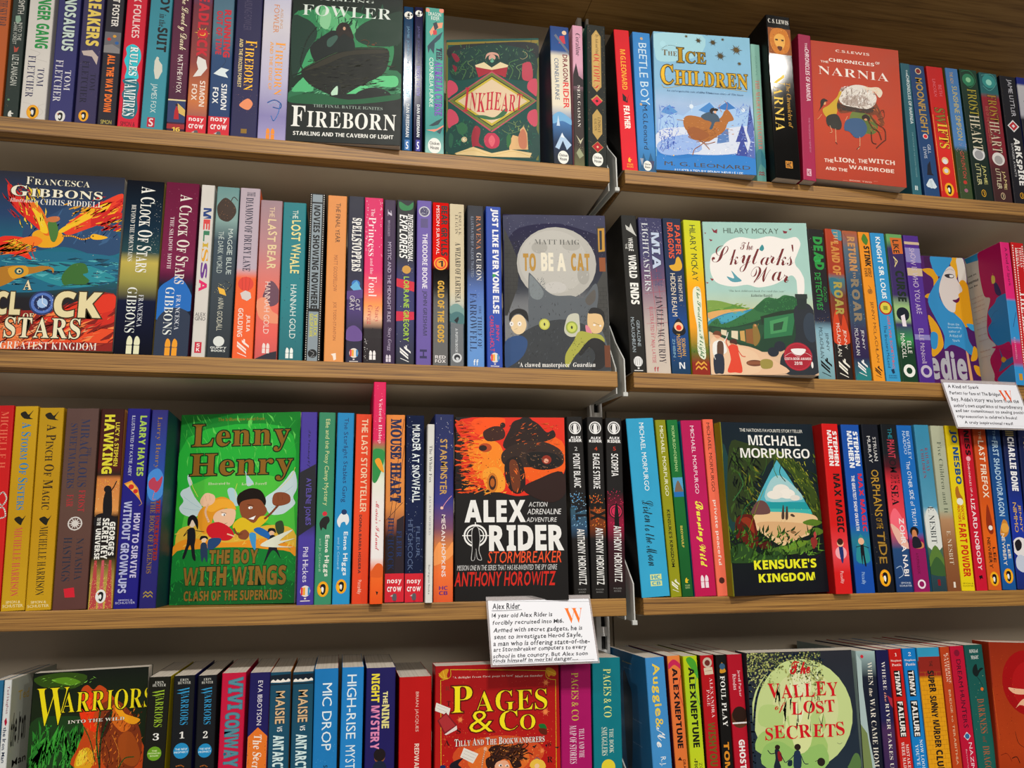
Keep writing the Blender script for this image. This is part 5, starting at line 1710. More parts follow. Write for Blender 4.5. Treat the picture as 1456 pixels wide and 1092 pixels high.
t N+ d03040 660 299 900 644 MAX MAGIC
t N f0f0f0 300 311 480 639 THE GREATEST SHOW ON EARTH
g 2f8a94 150,813 500,656 900,813
g 14141c 450,718 600,718 620,779 660,841 580,841 520,779 460,841 420,779
s 14141c 0.83 200,735 500,726
s 14141c 0.83 880,740 550,726
e e8b898 500 701 160 20
t nw a8c8e8 300 880 550 949 Piccadilly
B|b|3R|319.2 2.0 0.5 22.9 202.7 129.0|-0.07 0.00|10141e@0,141826@60,10141c|||near-black navy spine with gold ornate vertical title and a gold oval
t nw d8d8d8 580 78 800 225 STRUAN
t nw d8d8d8 250 72 480 237 MURRAY
t nwo3a2c10 b8903c 250 278 780 556 ORPHANS
t nwo3a2c10 a88430 300 567 700 630 OF THE
t nwo3a2c10 a8843c 280 647 780 832 TIDE
k puffin - 500 916 10.1
d d8c890 20 0.28 30 313 970 882
B|b|3R|344.5 2.0 0.7 22.1 203.2 129.0|0.40 0.00|101418@0,141a20@18,4a1420@26,c83440@35,d84c58@55,c85864@65,2a4c78@75,203c6a|||black-topped spine with crimson clouds, black title and white author name
t n 2a8a9a 400 24 650 89 THE
t n+ b84050 300 95 750 208 PHANT
t n+ 1a1418 300 214 750 296 OM
t n 1a1418 300 308 850 360 OVER THE
t S 141016 250 372 700 494 SEA
g f07080 50,557 400,511 900,603 980,694 500,648 50,626
g e8b8a8 0,603 600,648 980,716 980,750 400,716
t n+ f0ecec 550 568 850 907 ZOHRA NABI
s c8dcf0 0.66 100,862 400,851 500,896 200,918
h n d8e0ec 300 942 900 951 SIMON&
h n d8e0ec 200 958 950 968 SCHUSTER
B|b|3R|368.5 2.0 0.5 21.0 202.5 129.0|-0.08 0.00|1f66b0@0,2470b8@55,2064a8@65,8a1c58@70,96205c|||azure spine with white hand lettering, seated reader and magenta foot
t n c8dcf0 580 36 780 210 BEVERLEY
t n c8dcf0 320 36 520 180 NAIDOO
t nw e4ecf4 350 222 650 613 The OTHER SIDE of TRUTH
e 1c1414 400 647 280 29
g c88458 250,647 500,642 600,693 900,716 850,744 300,739
g 1c1c28 250,682 600,682 800,727 600,744 200,739
r 8c1c5c 0 748 1000 992
t n 5a1038 320 773 500 897 A PUFFIN BOOK
e f0e4ec 500 955 260 27
e 8c1c5c 500 955 160 17
B|b|3R|393.0 2.0 0.5 20.6 203.6 129.0|0.00 0.00|3f88a8@0,4a8ca8@30,5a98b4@50,d0d8d0@58,d0d4c4@70,4a6a58@75,2c4c54@85,2a3c44|||misty blue-green spine with dark red upper title and forest hills below
t S- 8a3a48 550 141 750 289 RAILWAY
t S- 8a3a48 250 153 450 330 CHILDREN
g dce0dc 50,558 500,500 950,558 980,741 50,741
t S- 2c3438 300 500 680 718 E. NESBIT
g 5a7a3a 0,809 500,730 980,809 980,854 0,854
g 3a5c34 0,865 500,798 980,854 980,910 0,899
r 7a1c24 400 930 580 966
B|b|3R|414.0 2.0 0.7 18.9 202.9 129.0|0.69 0.00|b4b8a0@0,acb09a@40,a8ae96@52,b08a68@58,8a5c3c@75,7a4c30|||pale sage spine fading to tan-brown with grey serif title
t S- 5c6454 350 100 650 539 Five Children and It
t S- d8ccb8 350 644 650 844 E. NESBIT
r e8e0d4 450 946 600 979
B|b|3R|433.3 2.0 0.9 18.7 203.2 129.0|1.10 0.00|d8c01c@0,e0cc20|||lemon-yellow spine with blue author capitals and red lower title
t N+ 1c4c80 300 27 850 364 JO NESBO
g a86a28 300,393 500,376 600,417 800,452 550,464 300,441
e e8e8d8 550 470 240 22
t N b82818 580 493 780 581 DOCTOR
t N b82818 300 488 500 593 PROCTOR'S
t N+ c02c18 250 604 800 919 FART POWDER
h n 6a5c10 100 953 900 961 SIMON &
h n 6a5c10 100 967 900 976 SCHUSTER
B|b|3R|454.2 2.0 0.8 15.7 201.6 129.0|1.22 0.00|b01828@0,b81c30@20,c01c38|||crimson spine with white jagged lettering, small black animal at its foot
t H 18080c 300 18 780 177 NESS
e e8b0b8 500 198 200 16
t nw f0d8dc 350 219 550 436 CHRONICLES OF A
t nw+ f0e0e4 280 448 700 880 LIZARD NOBODY
p 20080c 300,914 600,909 650,931 500,926 400,937
B|b|3R|471.2 2.0 1.1 18.5 200.6 129.0|1.78 0.00|b84c20@0,c85820@45,d86820@70,c86028|||burnt-orange spine with pale tall title and a small fox
t n e8c8a0 400 17 600 73 THE
t n+ f0e4d0 300 79 750 264 LAST FI
t n+ f0e4d0 300 270 750 439 REFOX
g 8a3014 300,600 500,481 700,541 800,647 500,659
e f0e8e0 600 624 160 15
t nw+ 2a1810 580 741 820 835 LEE
t nw+ 2a1810 220 683 500 870 NEWBERY
k puffin - 500 933 8.9
B|b|3R|491.3 2.0 1.2 19.3 200.2 129.0|1.96 0.00|1c3c6a@0,20508c@45,2060a4@80,1c5490|||deep blue spine with pale carved title and a curled orange creature
t n 8ab0d0 400 7 600 70 THE
t n+ b8d4e8 280 76 720 552 FIRST SHADOWDRAGON
g c88838 200,659 500,576 800,588 850,647 500,683
e e0a850 600 624 300 29
t nw+ e8e0d0 620 724 840 812 LEE
t nw+ e8e0d0 250 659 520 853 NEWBERY
k puffin - 500 917 9.3
B|b|3R|512.2 2.0 1.4 20.0 199.6 129.0|2.54 0.00|181c3c@0,1c2c5c@30,2038a0@60,1c2c6a|||navy spine with bold white title and a white-haired boy in blue glow
t n b8a870 200 8 800 39 III
t H f0f0f4 300 46 780 393 CHARLIE BONE
t n d8b050 580 478 800 647 JENNY
t n d8b050 220 466 480 653 NIMMO
e e8e4e4 500 742 600 60
g 1c1a20 100,719 400,695 600,719 500,754 200,766
g c8d0e0 100,813 500,790 900,837 600,896 100,872
B|b|3R|533.7 2.0 1.7 22.1 199.1 129.0|3.00 0.00|141c44@0,1a2450@50,182048|||plain dark navy spine at the frame edge on the third shelf
d c8a850 16 0.36 100 16 900 957
t S- c8b070 300 67 700 477 THE RED KING
B|b|4L|-618.5 2.0 -258.5 9.8 195.7 129.0|-2.46 0.00|2c6a90@0,34708f|||blue-grey spine at the frame's lower corner beside the white one
B|b|4L|-608.3 2.0 -258.5 6.4 195.9 129.0|-2.35 0.00|d8dcdc@0,e0e2e2||b8bcb0|white spine with crimson hand lettering and a small red heart
t nw 7a1840 400 27 800 155 Ted Hughes
p a01838 350,187 600,172 750,194 600,211 450,204
t nw+ 20304c 250 215 750 375 the Iron Man
>h nw c8a838 150 66 376 112 Ted
>h nw+ 141414 45 160 340 318 the Iron
>h nw+ 141414 104 379 385 417 Man
B|f|4L|-593.6 24.0 -258.5 105.9 198.6 20.0|-1.53 0.00|0c120c@0,16220e@15,14200e@40,132a12@70,12240f|||face-out wild forest cover with a ginger cat and pointed yellow title
g 2f4a10 12,25 248,4 464,26 364,81 124,73
g 5a8a20 159,38 291,27 414,54 309,65
g 1c3a18 15,228 274,209 490,246 489,455 31,435
s 2f7a2a 1.5 82,437 103,303 187,249
s 3a8a34 1.4 160,441 168,305 132,232
s 2a6a28 1.4 226,444 252,344 336,283
s 3a9038 1.2 304,447 292,353 208,307
s 48a040 0.68 243,379 274,367 309,382
v 3f9a38 60 22.2 1.02 80 16 22 370 489 455
v 2c7a2c 50 15.4 0.85 85 18 12 299 489 455
v 88c850 20 4.4 0.34 10 40 48 -3 524 72
s 2f7a2c 1.4 370,450 370,349 431,302
g b84818 419,98 470,70 526,94 578,74 662,107 750,169 838,231 957,338 1011,478 409,452 424,359 468,282 418,200
g e03a10 417,185 423,127 473,100 556,118 588,163 540,219 576,293 494,275 450,245
g f05020 442,172 477,129 532,146 537,190 485,203
g d8a020 409,452 428,387 504,362 561,400 542,458
g e8d040 421,444 440,381 491,369 511,419
g 7a3414 589,177 749,154 923,263 975,382 916,474 675,464 606,323
g c86820 675,224 723,168 784,229 870,276 791,302
v d87828 120 4.4 0.51 70 25 482 173 970 468
v 5a2008 100 4.1 0.51 70 25 593 207 970 468
v f0b040 60 3.8 0.51 75 20 426 373 594 451
v e04818 50 4.1 0.51 80 18 435 113 598 251
g e8a020 726,197 750,169 809,215 879,232 949,250 896,270 813,252
g 3a1808 623,237 699,196 682,283 619,324
g 9a4a18 767,330 873,305 964,410 915,466 805,432
s 2a1006 0.51 633,324 694,399 688,463
s d88a38 0.34 551,306 611,366 619,438
s d88a38 0.34 712,313 773,388 781,460
s 1c4a1c 1.4 621,461 579,322 603,178
s 14381a 1.5 621,461 619,324 700,203
s 1c4a1c 0.85 578,429 527,334 466,267
s 1a5020 1 782,468 831,426 911,422
h S-o1a1a00 e8d820 46 74 320 248 W
h S-o1a1a00 e8d820 264 100 1051 194 ARRIORS
h So141008 e8e4d8 325 231 810 246 INTO THE WILD
B|b|4L|-487.8 2.0 -258.5 20.2 193.8 129.0|0.05 0.00|16160f@0,1a1a18||c8b418|black spine with lime lettering, white numeral three and a green disc
h S- d8d8d0 300 21 700 32 ERIN
h S- d8d8d0 200 34 800 47 HUNTER
t S- 98b838 200 62 750 99 W
t S- 98b838 380 95 750 239 ARRIORS
h S f0f0ec 380 268 660 301 3
e 6a9a28 500 363 320 33
h N d8e8b0 380 347 620 354 THE
h N d8e8b0 220 358 780 365 PROPHECIES
h N d8e8b0 320 370 680 377 BEGIN
B|b|4L|-460.5 2.0 -258.5 19.8 194.0 129.0|-1.19 0.00|14161a@0,181a1c||1c1c5a|black spine with light blue lettering, white numeral one and a blue disc
h S- d8d8d0 300 15 700 26 ERIN
h S- d8d8d0 200 29 800 41 HUNTER
t S- 3a98c8 180 58 750 95 W
t S- 3a98c8 380 91 750 236 ARRIORS
h S f0f0ec 380 268 620 300 1
e 2a8cc0 500 358 360 37
h N d0e8f4 220 346 780 355 THE NEW
h N d0e8f4 180 360 820 369 PROPHECY
s c87838 0.99 300,429 500,426 650,433
B|b|4L|-437.4 2.0 -258.5 17.9 193.5 129.0|-1.35 0.00|14161a@0,181a1c|||black spine with light blue lettering, white numeral two and a blue disc
h S- d8d8d0 300 14 700 25 ERIN
h S- d8d8d0 200 29 800 41 HUNTER
t S- 3a98c8 180 57 750 95 W
t S- 3a98c8 380 92 750 237 ARRIORS
h S f0f0ec 380 269 620 302 2
e 2a8cc0 500 361 360 33
h N d0e8f4 220 348 780 357 THE NEW
h N d0e8f4 180 362 820 371 PROPHECY
s c87838 0.99 300,434 500,431 650,438
B|b|4L|-417.3 2.0 -258.5 22.9 194.9 129.0|-0.62 0.00|b81c40@0,c42048|||crimson-pink spine with fat teal outlined vertical title
t N+o1c6a80 5a8c98 300 23 880 177 VIVI
t N+o1c6a80 5a8c98 220 192 800 448 CONWAY
B|b|4L|-391.5 2.0 -258.5 19.6 194.4 129.0|-0.35 0.00|201c54@0,241f5c@55,e07830@63,e47c30|||dark indigo spine with white author name above an orange arched panel
t n e8e4ec 420 40 650 256 EVA IBBOTSON
p e07a30 30,310 500,266 970,310 970,477 30,477
t Iw f4ece0 280 302 720 498 The Secret
d 2a1c18 14 0.36 40 333 140 453
d 2a1c18 14 0.36 860 333 960 453
B|b|4L|-370.2 2.0 -258.5 19.9 194.0 129.0|-0.80 0.00|1c4a60@0,205068@55,1c4c64||c87818|petrol-blue spine with white mountain frieze, the first of an identical pair
p 101c28 20,15 980,11 980,49 20,52
p f0ece4 30,50 50,41 150,35 250,43 350,35 500,43 620,33 750,43 880,33 970,39 970,49 500,52
r 101c28 20 58 980 63
t n+o142430 d8b890 280 94 750 253 MAISIE
t N e8e8e4 400 266 650 291 VS
t N+ d8ecec 220 308 750 548 ANTARCTICA
B|b|4L|-348.6 2.0 -258.5 20.4 193.5 129.0|-0.72 0.00|1c4a60@0,205068@55,1c4c64|||petrol-blue spine with white mountain frieze, the second of an identical pair
p 101c28 20,13 980,9 980,45 20,49
p f0ece4 30,48 50,38 150,32 250,40 350,32 500,40 620,30 750,40 880,30 970,37 970,45 500,49
r 101c28 20 55 980 60
t n+o142430 d8b890 280 90 750 248 MAISIE
t N e8e8e4 400 264 650 289 VS
t N+ d8ecec 220 306 750 547 ANTARCTICA
B|b|4L|-327.4 2.0 -258.5 23.7 195.7 129.0|-0.71 0.00|2478b4@0,2a80bc||8a1c28|bright blue spine with large round white capitals, next to the petrol-blue pair
t n e8f4f8 350 72 750 400 MIC DROP
t N 14384c 450 469 620 566 SHARNA
d 5aa8d8 14 0.40 100 355 900 476
B|b|4L|-301.9 2.0 -258.5 22.0 196.3 129.0|-0.15 0.00|2a80c0@0,3088c8@85,2a80bc|||bright blue spine with white capitals joined by a hyphen
t n e8f4f8 250 37 680 351 HIGH-RISE
t n e8f4f8 250 382 680 575 MYSTERY
B|b|4L|-277.4 2.0 -258.5 29.8 194.8 129.0|-0.12 0.00|221e58@0,241f5e|||wide indigo spine with two-line pink and yellow title above a boy
t N+ e8e0a0 580 120 740 181 THE
t N+ e0d890 550 186 800 303 NINE
t N+ e8d848 180 30 460 173 NIGHT
t N+ e090b8 180 189 480 404 MYSTERY
e 8a5434 500 443 180 28
e 1c1418 500 431 200 31
g 1c2438 300,513 350,466 650,466 720,513
B|b|4L|-243.0 2.0 -258.5 33.4 184.6 129.0|-0.34 0.00|b01818@0,b81c1c|||wide plain scarlet spine with small spaced white capitals
t n e8c4b8 480 81 600 291 BRIAN JACQUES
t N f0dcd0 480 353 620 504 REDWALL
B|f|4L|-207.6 -2.0 -258.4 132.1 194.6 30.0|0.05 0.00|9a1418@0,a81a1a@30,b02018@60,c84020@85,c04820|||face-out red cover with gold frame, curly yellow title and floating pages
e c85028 504 459 365 96
e d87030 504 483 247 80
d f0a050 220 0.42 44 339 973 541
d e86048 140 0.36 40 5 952 360
s d8c030 0.53 120,20 508,30 895,43
s d8c030 0.53 120,20 120,56 73,70 43,72
s d8c030 0.53 43,72 47,274 51,508
s d8c030 0.53 895,43 897,75 934,89 974,92
s d8c030 0.53 974,92 970,303 966,542
g c89020 28,46 60,22 105,18 92,47 99,68 60,67
s f0d050 0.36 28,37 60,59 105,64
s f0d050 0.36 60,22 77,63
g c89020 895,33 936,29 978,52 968,73 935,68 914,76
s f0d050 0.36 908,42 948,55 978,64
p e8e4dc 10,184 122,216 107,252 -2,224
s 5a5450 0.14 17,197 100,219
s 5a5450 0.14 12,210 94,234
p 7a1c24 20,274 87,235 177,303 76,344
p a83438 31,274 87,243 160,302 79,333
p e8dcd8 76,344 171,303 175,323 88,348
p e8e4dc 228,415 343,449 299,495 199,460
s 5a5450 0.14 235,429 324,456
s 5a5450 0.14 229,443 311,470
s 5a5450 0.14 216,457 299,482
g 1c6a30 827,319 874,317 893,342 853,345
g 5a2010 827,340 886,342 892,371 846,365
S e88850 893 105 4.6
S e88850 199 275 4.3
S e88850 885 255 5.3
S e88850 854 451 3.9
h S 3a0c0c 93 179 121 203 T
h S 3a0c0c 171 318 203 344 S
h S 3a0c0c 72 373 118 400 A
h S 3a0c0c 895 413 934 432 W
h S 3a0c0c 892 483 937 512 R
h S- 7a3020 80 104 116 125 R
g 2a1410 413,521 401,479 452,457 420,432 479,410 556,420 634,415 713,410 686,433 738,447 686,465 737,492 672,489 685,522 620,529 581,486 517,487 465,523
v 4a2818 60 8.9 0.53 20 50 427 416 685 490
v 6a3a20 30 8.2 0.36 20 40 453 417 672 481
v f0a050 60 2.5 0.53 90 90 388 390 881 537
s 2a1410 0.89 686,449 739,419 726,410
s 2a1410 0.89 673,473 738,459 777,469
s 4a2818 0.36 453,441 530,436 608,446
s 4a2818 0.36 479,418 556,433 660,440
g e8b090 478,524 484,498 529,488 568,493 587,528
e f4f4f4 516 512 15 6
e 2a1810 519 513 6 5
e f4f4f4 568 515 13 5
e 2a1810 570 517 6 4
s e8b090 1.4 369,520 378,478 395,431
e e8b090 397 427 14 10
g e8c050 763,534 757,508 803,490 862,504 874,539
e f0c8a0 809 526 20 12
s 3a6a9a 0.53 790,493 810,484 832,495
g 181420 121,510 134,485 222,465 184,495 210,514
e 1c2c5a 65 503 23 9
p 1c1418 772,428 811,419 791,437
p 1c1418 956,436 996,436 976,445
p 1c1418 877,423 897,420 890,436
h S- f0dcd0 142 56 625 69 'A delight from first page to last'
h I f0dcd0 637 62 869 75 Mail on Sunday
h S-^o5a1008 f0e028 130 106 900 241 PAGES
h S-o5a1008 f0e028 270 234 456 342 &
h S-^o5a1008 f0e028 512 240 801 340 CO
h Sko5a1008 f4ece4 155 370 874 407 TILLY AND THE BOOKWANDERERS
B|b|4L|-74.8 2.0 -258.0 33.8 191.6 129.0|0.85 0.00|a01860@0,a81c68|||magenta spine half in card shadow with gold-green title
t S- c8b850 350 49 580 303 PAGES & CO
t S- f0dce8 580 345 750 496 TILLY AND THE
t S- f0dce8 280 328 500 525 MAP OF STORIES
B|b|4L|-39.0 2.0 -258.1 31.8 196.7 129.0|0.81 0.00|127480@0,167a86|||teal spine with pale yellow serif title, last on the lower left run
t S- e0e890 380 59 650 312 PAGES & CO
t S- e4ecd8 550 370 700 494 THE BOOK
t S- e4ecd8 280 362 480 506 SMUGGLERS
e e0d040 500 564 240 39
B|b|4R|30.6 2.0 -258.5 22.0 195.0 129.0|-1.85 0.00|4a90c8@0,4f94cc|2f78a8||wide sky-blue spine with yellow script and white lettering, end of the lower run
t nw+ e8cc50 220 32 720 314 Auggie
t cw e8cc50 300 323 700 376 &
t cw+ f0f4f4 280 372 750 477 Me
t nw f0f4f4 350 526 720 654 R.J. PAL
<g 16344a 391,119 512,171 588,269 463,658 349,675 337,420
<h N e8c848 377 56 633 65 Auggie
<h n a0c4e0 410 87 602 96 and me
<h n a0c8e8 574 365 812 374 tender
<h n a0c8e8 540 497 769 506 stories
B|b|4R|56.3 2.0 -258.5 14.8 196.1 129.0|-1.80 0.00|e08848@0,e07a48@12,d87840@50,d8903c|6a1c30||peach-orange spine with slim black capitals and a magenta flame at the top
g c02c58 50,41 500,20 980,49 980,74 500,49 50,70
s b84030 0.66 950,108 700,191 980,274
t N+ 1a1014 300 66 700 237 ALEX
t N+ 1a1014 280 245 720 490 NEPTUNE
t n+ 4a2018 600 550 800 646 DRAGON
p 3a1810 200,550 400,534 550,554
B|b|4R|73.0 2.0 -258.5 16.6 195.2 129.0|-1.31 0.00|b8c820@0,a8c830@25,c4d030@60,c8d440|||lime-yellow spine with slim black capitals, twin of the orange one
g 4a9a30 200,23 500,6 900,40 980,124 700,90
s 3a9a60 0.66 900,90 700,191 980,274
t N+ 141a10 320 61 720 233 ALEX
t N+ 141a10 280 241 740 488 NEPTUNE
t n 2a3018 600 569 800 658 ZOMBIE
t n+ 2a3018 250 545 500 658 -FIGHT
B|b|4R|91.3 2.0 -258.5 15.9 195.4 129.0|-0.67 0.00|a81820@0,b01c24|3a2818||red spine with a framed animal head, white author name and gold-green title
e c8b8a8 500 40 340 28
e 6a2c28 500 42 200 16
p d8c8b0 200,69 850,65 900,103 250,107
s 8a2020 0.33 300,86 800,84
t S- f0d8d8 580 124 800 337 ALEXANDRA
t S- f0d8d8 300 187 520 275 PAGE
t H 6a5c24 220 362 780 591 WISHYOU
B|b|4R|108.7 2.0 -258.5 12.8 195.4 129.0|-0.35 0.00|100f0d@0,131110|||black spine with white serif capitals and a golden running figure
g c8902c 300,98 450,55 550,42 750,72 850,94
e 3a5c7a 550 64 260 17
t S f4f4f0 280 115 720 387 FOUL PLAY
t N+ d89030 200 469 700 628 TOM
B|b|4R|123.4 2.0 -258.5 18.0 195.3 129.0|-0.59 0.00|a8182c@0,b01c30|||cherry-red spine with white script author and a brown face on a white bar
t nw f0d8dc 580 88 800 232 Jewell Parker
t nw f0d8dc 250 109 500 194 Rhodes
e 5a3420 550 345 580 54
e 2a1810 550 328 480 44
r f4f0f0 40 368 980 376
t N+ f4f0f0 350 461 750 617 GHOST
B|f|4R|140.6 -4.0 -257.9 131.1 196.4 28.0|0.27 0.00|2a2c34@0,24303c@50,2c3844|||face-out pale green woodland cover with a tree arch and running children
e c8d898 489 337 472 296
e d4dca4 522 304 309 199
g b8d088 103,293 248,289 356,350 535,321 679,342 665,442 376,417 92,392
g a8c878 72,441 233,413 370,466 519,438 662,459 648,558 75,539
g 98c070 107,507 253,479 419,534 655,508 652,633 123,615
g dce4a8 369,250 517,236 558,472 446,551 370,466
v d8e4a8 30 20.5 1.37 80 12 224 246 660 475
v e8f0c8 14 23.9 1.37 78 10 340 131 642 391
g e4e8c0 415,115 564,101 578,221 458,235
s 1c2838 2.7 18,611 25,423 73,242 180,127 351,37 516,16 720,53
s 24303c 3.4 -12,39 16,174 9,373 -3,611
s 24303c 2.4 -25,21 72,57 212,102 337,37
s 24303c 0.85 72,57 43,124 59,175
s 2c3a44 0.6 125,101 69,83 13,73
s 2c3a44 0.68 427,21 539,66 656,86
s 2c3a44 0.68 512,49 605,128 700,190
s 2c3a44 0.51 554,67 562,118
v 8a9a5c 90 2.4 1.02 -60 60 -23 4 304 181
v c4cc80 80 2.0 0.85 -50 70 -23 4 257 213
v 8a9a5c 90 2.4 1.02 -60 60 384 12 700 190
v c4cc80 60 2.0 0.85 -50 70 428 13 696 224
v 8a9a5c 40 2.4 1.02 -60 60 606 119 684 308
d a8ac68 150 1.20 -23 0 343 105
d c8cc88 90 1.08 -23 4 203 178
d 3a4a34 70 1.20 -9 5 329 96
d a8ac68 120 1.20 356 3 705 156
d 3a4a34 80 1.20 400 4 708 139
d a8ac68 50 1.20 604 136 698 258
h cw+ c01c24 396 52 589 125 The
h Sw c81c28 179 168 838 252 VALLEY
h cw c01c24 232 272 333 330 of
h Sw c81c28 382 271 795 344 LOST
h Sw c81c28 126 391 869 472 SECRETS
g 1c2434 205,523 241,521 256,553 240,585 250,619 187,617 207,568
g 8a1c24 229,536 258,537 267,578 234,581
e 2a1c18 231 510 23 13
s 1c2434 0.85 210,539 167,542 141,523
s 1c2434 0.85 252,545 290,591
g 24344c 387,537 433,536 444,584 429,626 371,624 370,581
e 2a1c18 416 515 29 17
s 24344c 0.85 388,549 349,572 297,593
s 24344c 0.85 442,559 468,601 503,606
g 1c2c3a 319,588 355,581 352,609 316,610
e 28201c 625 600 36 22
s 28201c 0.51 600,589 570,596
g 1f2c3a 926,449 969,416 985,408 973,433 954,458
s 2a3844 0.34 790,504 811,511 835,505
g 5a7a48 892,616 945,567 988,577 992,645 874,641
B|b|4R|276.6 2.0 -257.8 25.1 193.6 129.0|1.63 0.00|a8c0c0@0,1a2030@15,151a28@60,141826|||midnight spine with pale blue edge and white serif title about coming home
p b0c4c4 0,12 260,57 240,200 400,499 600,655 0,655
p 7a8a58 0,412 300,464 400,585 450,655 0,655
e c03040 300 32 80 10
t S- f0ece0 550 64 780 196 WHEN
t I e8e0d0 550 213 720 258 the
t S- f0ece0 550 271 800 679 WAR CAME HOME
B|b|4R|304.4 2.0 -258.2 16.4 194.2 129.0|1.18 0.00|1c1c48@0,24224c@40,4a3058@45,20204a|||deep violet-blue spine with white serif title and a reddish river bend
p a83040 600,259 980,277 980,330 800,312
t S- e8e4e0 350 67 620 228 WHERE
t I d8a088 380 242 550 295 the
t S- f0ece0 400 304 680 686 RIVER TAKES US
B|b|4R|326.0 2.0 -258.5 16.4 194.8 129.0|-0.23 0.00|b8201c@0,c02824|||red spine numbered one with black-boxed white title letters
h S- f4e8e0 420 23 620 42 1
h S f4e8e0 80 61 920 75 Stephan
h S f4e8e0 140 84 860 98 Pastis
p 141414 220,124 720,124 760,158 700,272 220,272
p 141414 180,296 720,296 740,406 700,498 180,498
t N+ f0ece8 280 127 660 268 TIMMY
t N+ f0ece8 260 300 660 494 FAILURE
t S f0dcd8 550 537 780 684 MISTAKES
t S f0dcd8 200 524 450 684 WERE MADE
B|b|4R|343.4 2.0 -258.5 17.5 195.1 129.0|-0.09 0.00|1c7cc0@0,2284c8|||blue spine numbered two with black-boxed white title letters
h S- f4f4f4 420 23 620 44 2
h S f4e8e0 80 62 920 76 Stephan
h S f4e8e0 140 84 860 100 Pastis
p 141414 220,127 720,127 760,163 700,275 220,275
p 141414 180,298 720,298 740,412 700,501 180,501
t N+ f0ece8 280 130 660 272 TIMMY
t N+ f0ece8 260 304 660 497 FAILURE
t S e0ecf4 550 517 780 690 NOW LOOK
t S e0ecf4 200 543 450 690 YOU'VE D
B|b|4R|361.8 2.0 -258.4 29.5 195.1 129.0|0.27 0.00|3a94b8@0,3c98bc@7,8a2820@8,902c24@16,d89a20@18,e0a428|||wide yellow brick-patterned spine under a red and blue top, wobbly black title
r 88281f 20 53 980 127
z2 b07818 0 0.00 30 141 970 681
t n 281c18 480 77 620 109 THE
t Hw 241c18 350 133 680 258 SUPER
t Hw 241c18 350 276 680 400 SUNNY
t Hw 241c18 350 413 680 567 MURDER
t Hw 241c18 350 580 680 706 CLUB
B|b|4R|392.9 2.0 -258.4 12.7 195.1 129.0|0.23 0.00|b04420@0,b84c24|||rust-orange narrow spine with white author over thin pale title
t S- f0dcc8 580 35 800 212 KATHERINE
t S- f0dcc8 300 44 520 203 PATERSON
t n e0c0a0 400 248 620 669 BRIDGE to TERABITHIA
B|b|4R|407.1 2.0 -258.5 18.5 195.8 129.0|0.06 0.00|b01838@0,b8183c|||ruby-red spine with dark thin title and a pale round jewel
t nw 2c0c24 320 78 680 469 DREAM HUNTERS
e 7a1430 450 41 200 19
D d8e0e8 500 516 4.8
e 3a6a9a 500 516 160 15
t n f0dce4 550 552 780 709 NAZIM
t n e0a8b8 250 588 380 692 Illustrated by
B|b|4R|426.6 2.0 -258.5 24.8 196.4 129.0|0.06 0.00|1a504c@0,1f6058@60,1c5450|||dark jade spine with brick-toned title, black feather and white small heading
h Sw e8ece8 250 25 720 48 SONGS of
h Sw e8ece8 300 61 720 84 MAGIC
g 101c1c 300,166 350,130 550,112 600,148 750,135 900,139 700,157 500,185
s 101c1c 0.49 500,185 700,221 800,275
e d87030 700 257 80 10
d d8e0a0 14 0.40 80 139 920 630
t S- a86040 350 311 720 507 DARKNESS
t S- 7a4a38 400 524 600 560 of
t S- a86040 350 577 700 760 DRAGONS
B|f|4R|447.2 -3.0 -252.1 128.5 193.4 28.0|2.85 0.00|8a2c14@0,a03a18@30,a84018@60,8a2c10|||face-out burnt-orange cover with a crimson sun, cut off by the frame corner
e 9a0c10 384 237 274 193
e a81418 415 256 205 147
g e8b898 167,267 243,271 337,275 410,279 406,302 237,303
g e8b898 232,385 298,339 368,330 360,375 277,367
s 1c0c08 0.52 201,521 224,584 279,610
s 1c0c08 0.86 143,672 194,664 221,699
s c86028 0.52 -18,111 4,295 28,566
s 6a1c0c 0.52 30,654 97,646 140,690
d 6a1c0c 60 0.48 -82 204 261 655
d c85a28 60 0.42 -57 38 261 655
B|c|3L|-151.8 -30.0 -61.3 112.1 68.0 0.6|-0.03 23.41|f0f0f4|||white handwritten review card with orange emblem, hanging beneath the black quad-bike cover
h hw+ 23242c 38 41 309 147 Alex Rider
s 33343c 0.53 32,165 160,164 322,155
h hw+ 23242c 26 198 616 295 14 year old Alex Rider is
h hw+ 23242c 29 310 719 411 forcibly recruited into M16.
h hw+ 23242c 28 432 894 528 Armed with secret gadgets, he is
h hw+ 23242c 32 535 880 639 sent to investigate Herod Sayle,
h hw+ 23242c 20 643 949 741 a man who is offering state-of-the-
h hw+ 23242c 17 732 910 825 art Stormbreaker computers to every
h hw+ 23242c 9 831 912 919 school in the country. But Alex soon
h hw+ 23242c 6 907 809 990 finds himself in mortal danger....
s 55565e 0.27 42,8 1002,48
s 55565e 0.27 5,981 969,969
h S- e87820 739 150 920 392 W
B|c|2R|438.0 -19.9 199.0 108.0 62.3 0.6|0.29 15.84|e4e2e4|||white handwritten review card with orange emblem, hanging beneath the violet blue-haired cover
h hw+ 2a2a32 42 45 466 143 A Kind of Spark
h hw+ 2a2a32 39 191 736 295 Perfect for fans of The Bridget
h hw+ 2a2a32 33 327 950 448 Boy, Addie's story was born from the
h hw+ 2a2a32 36 472 971 586 author's own experience of neurodiversity
h hw+ 2a2a32 36 594 1011 696 and her commitment to seeing positive
h hw+ 2a2a32 36 722 841 823 representation in children's books!
h hw+ 2a2a32 103 858 754 946 A truly inspirational read!
s 77787e 0.13 20,965 928,946
h S- d85820 721 135 897 396 W"""

ENT = []
for ln in DATA.split('\n'):
    if ln.startswith('B|'): ENT.append((ln.split('|'), []))
    elif ln: ENT[-1][1].append(ln)

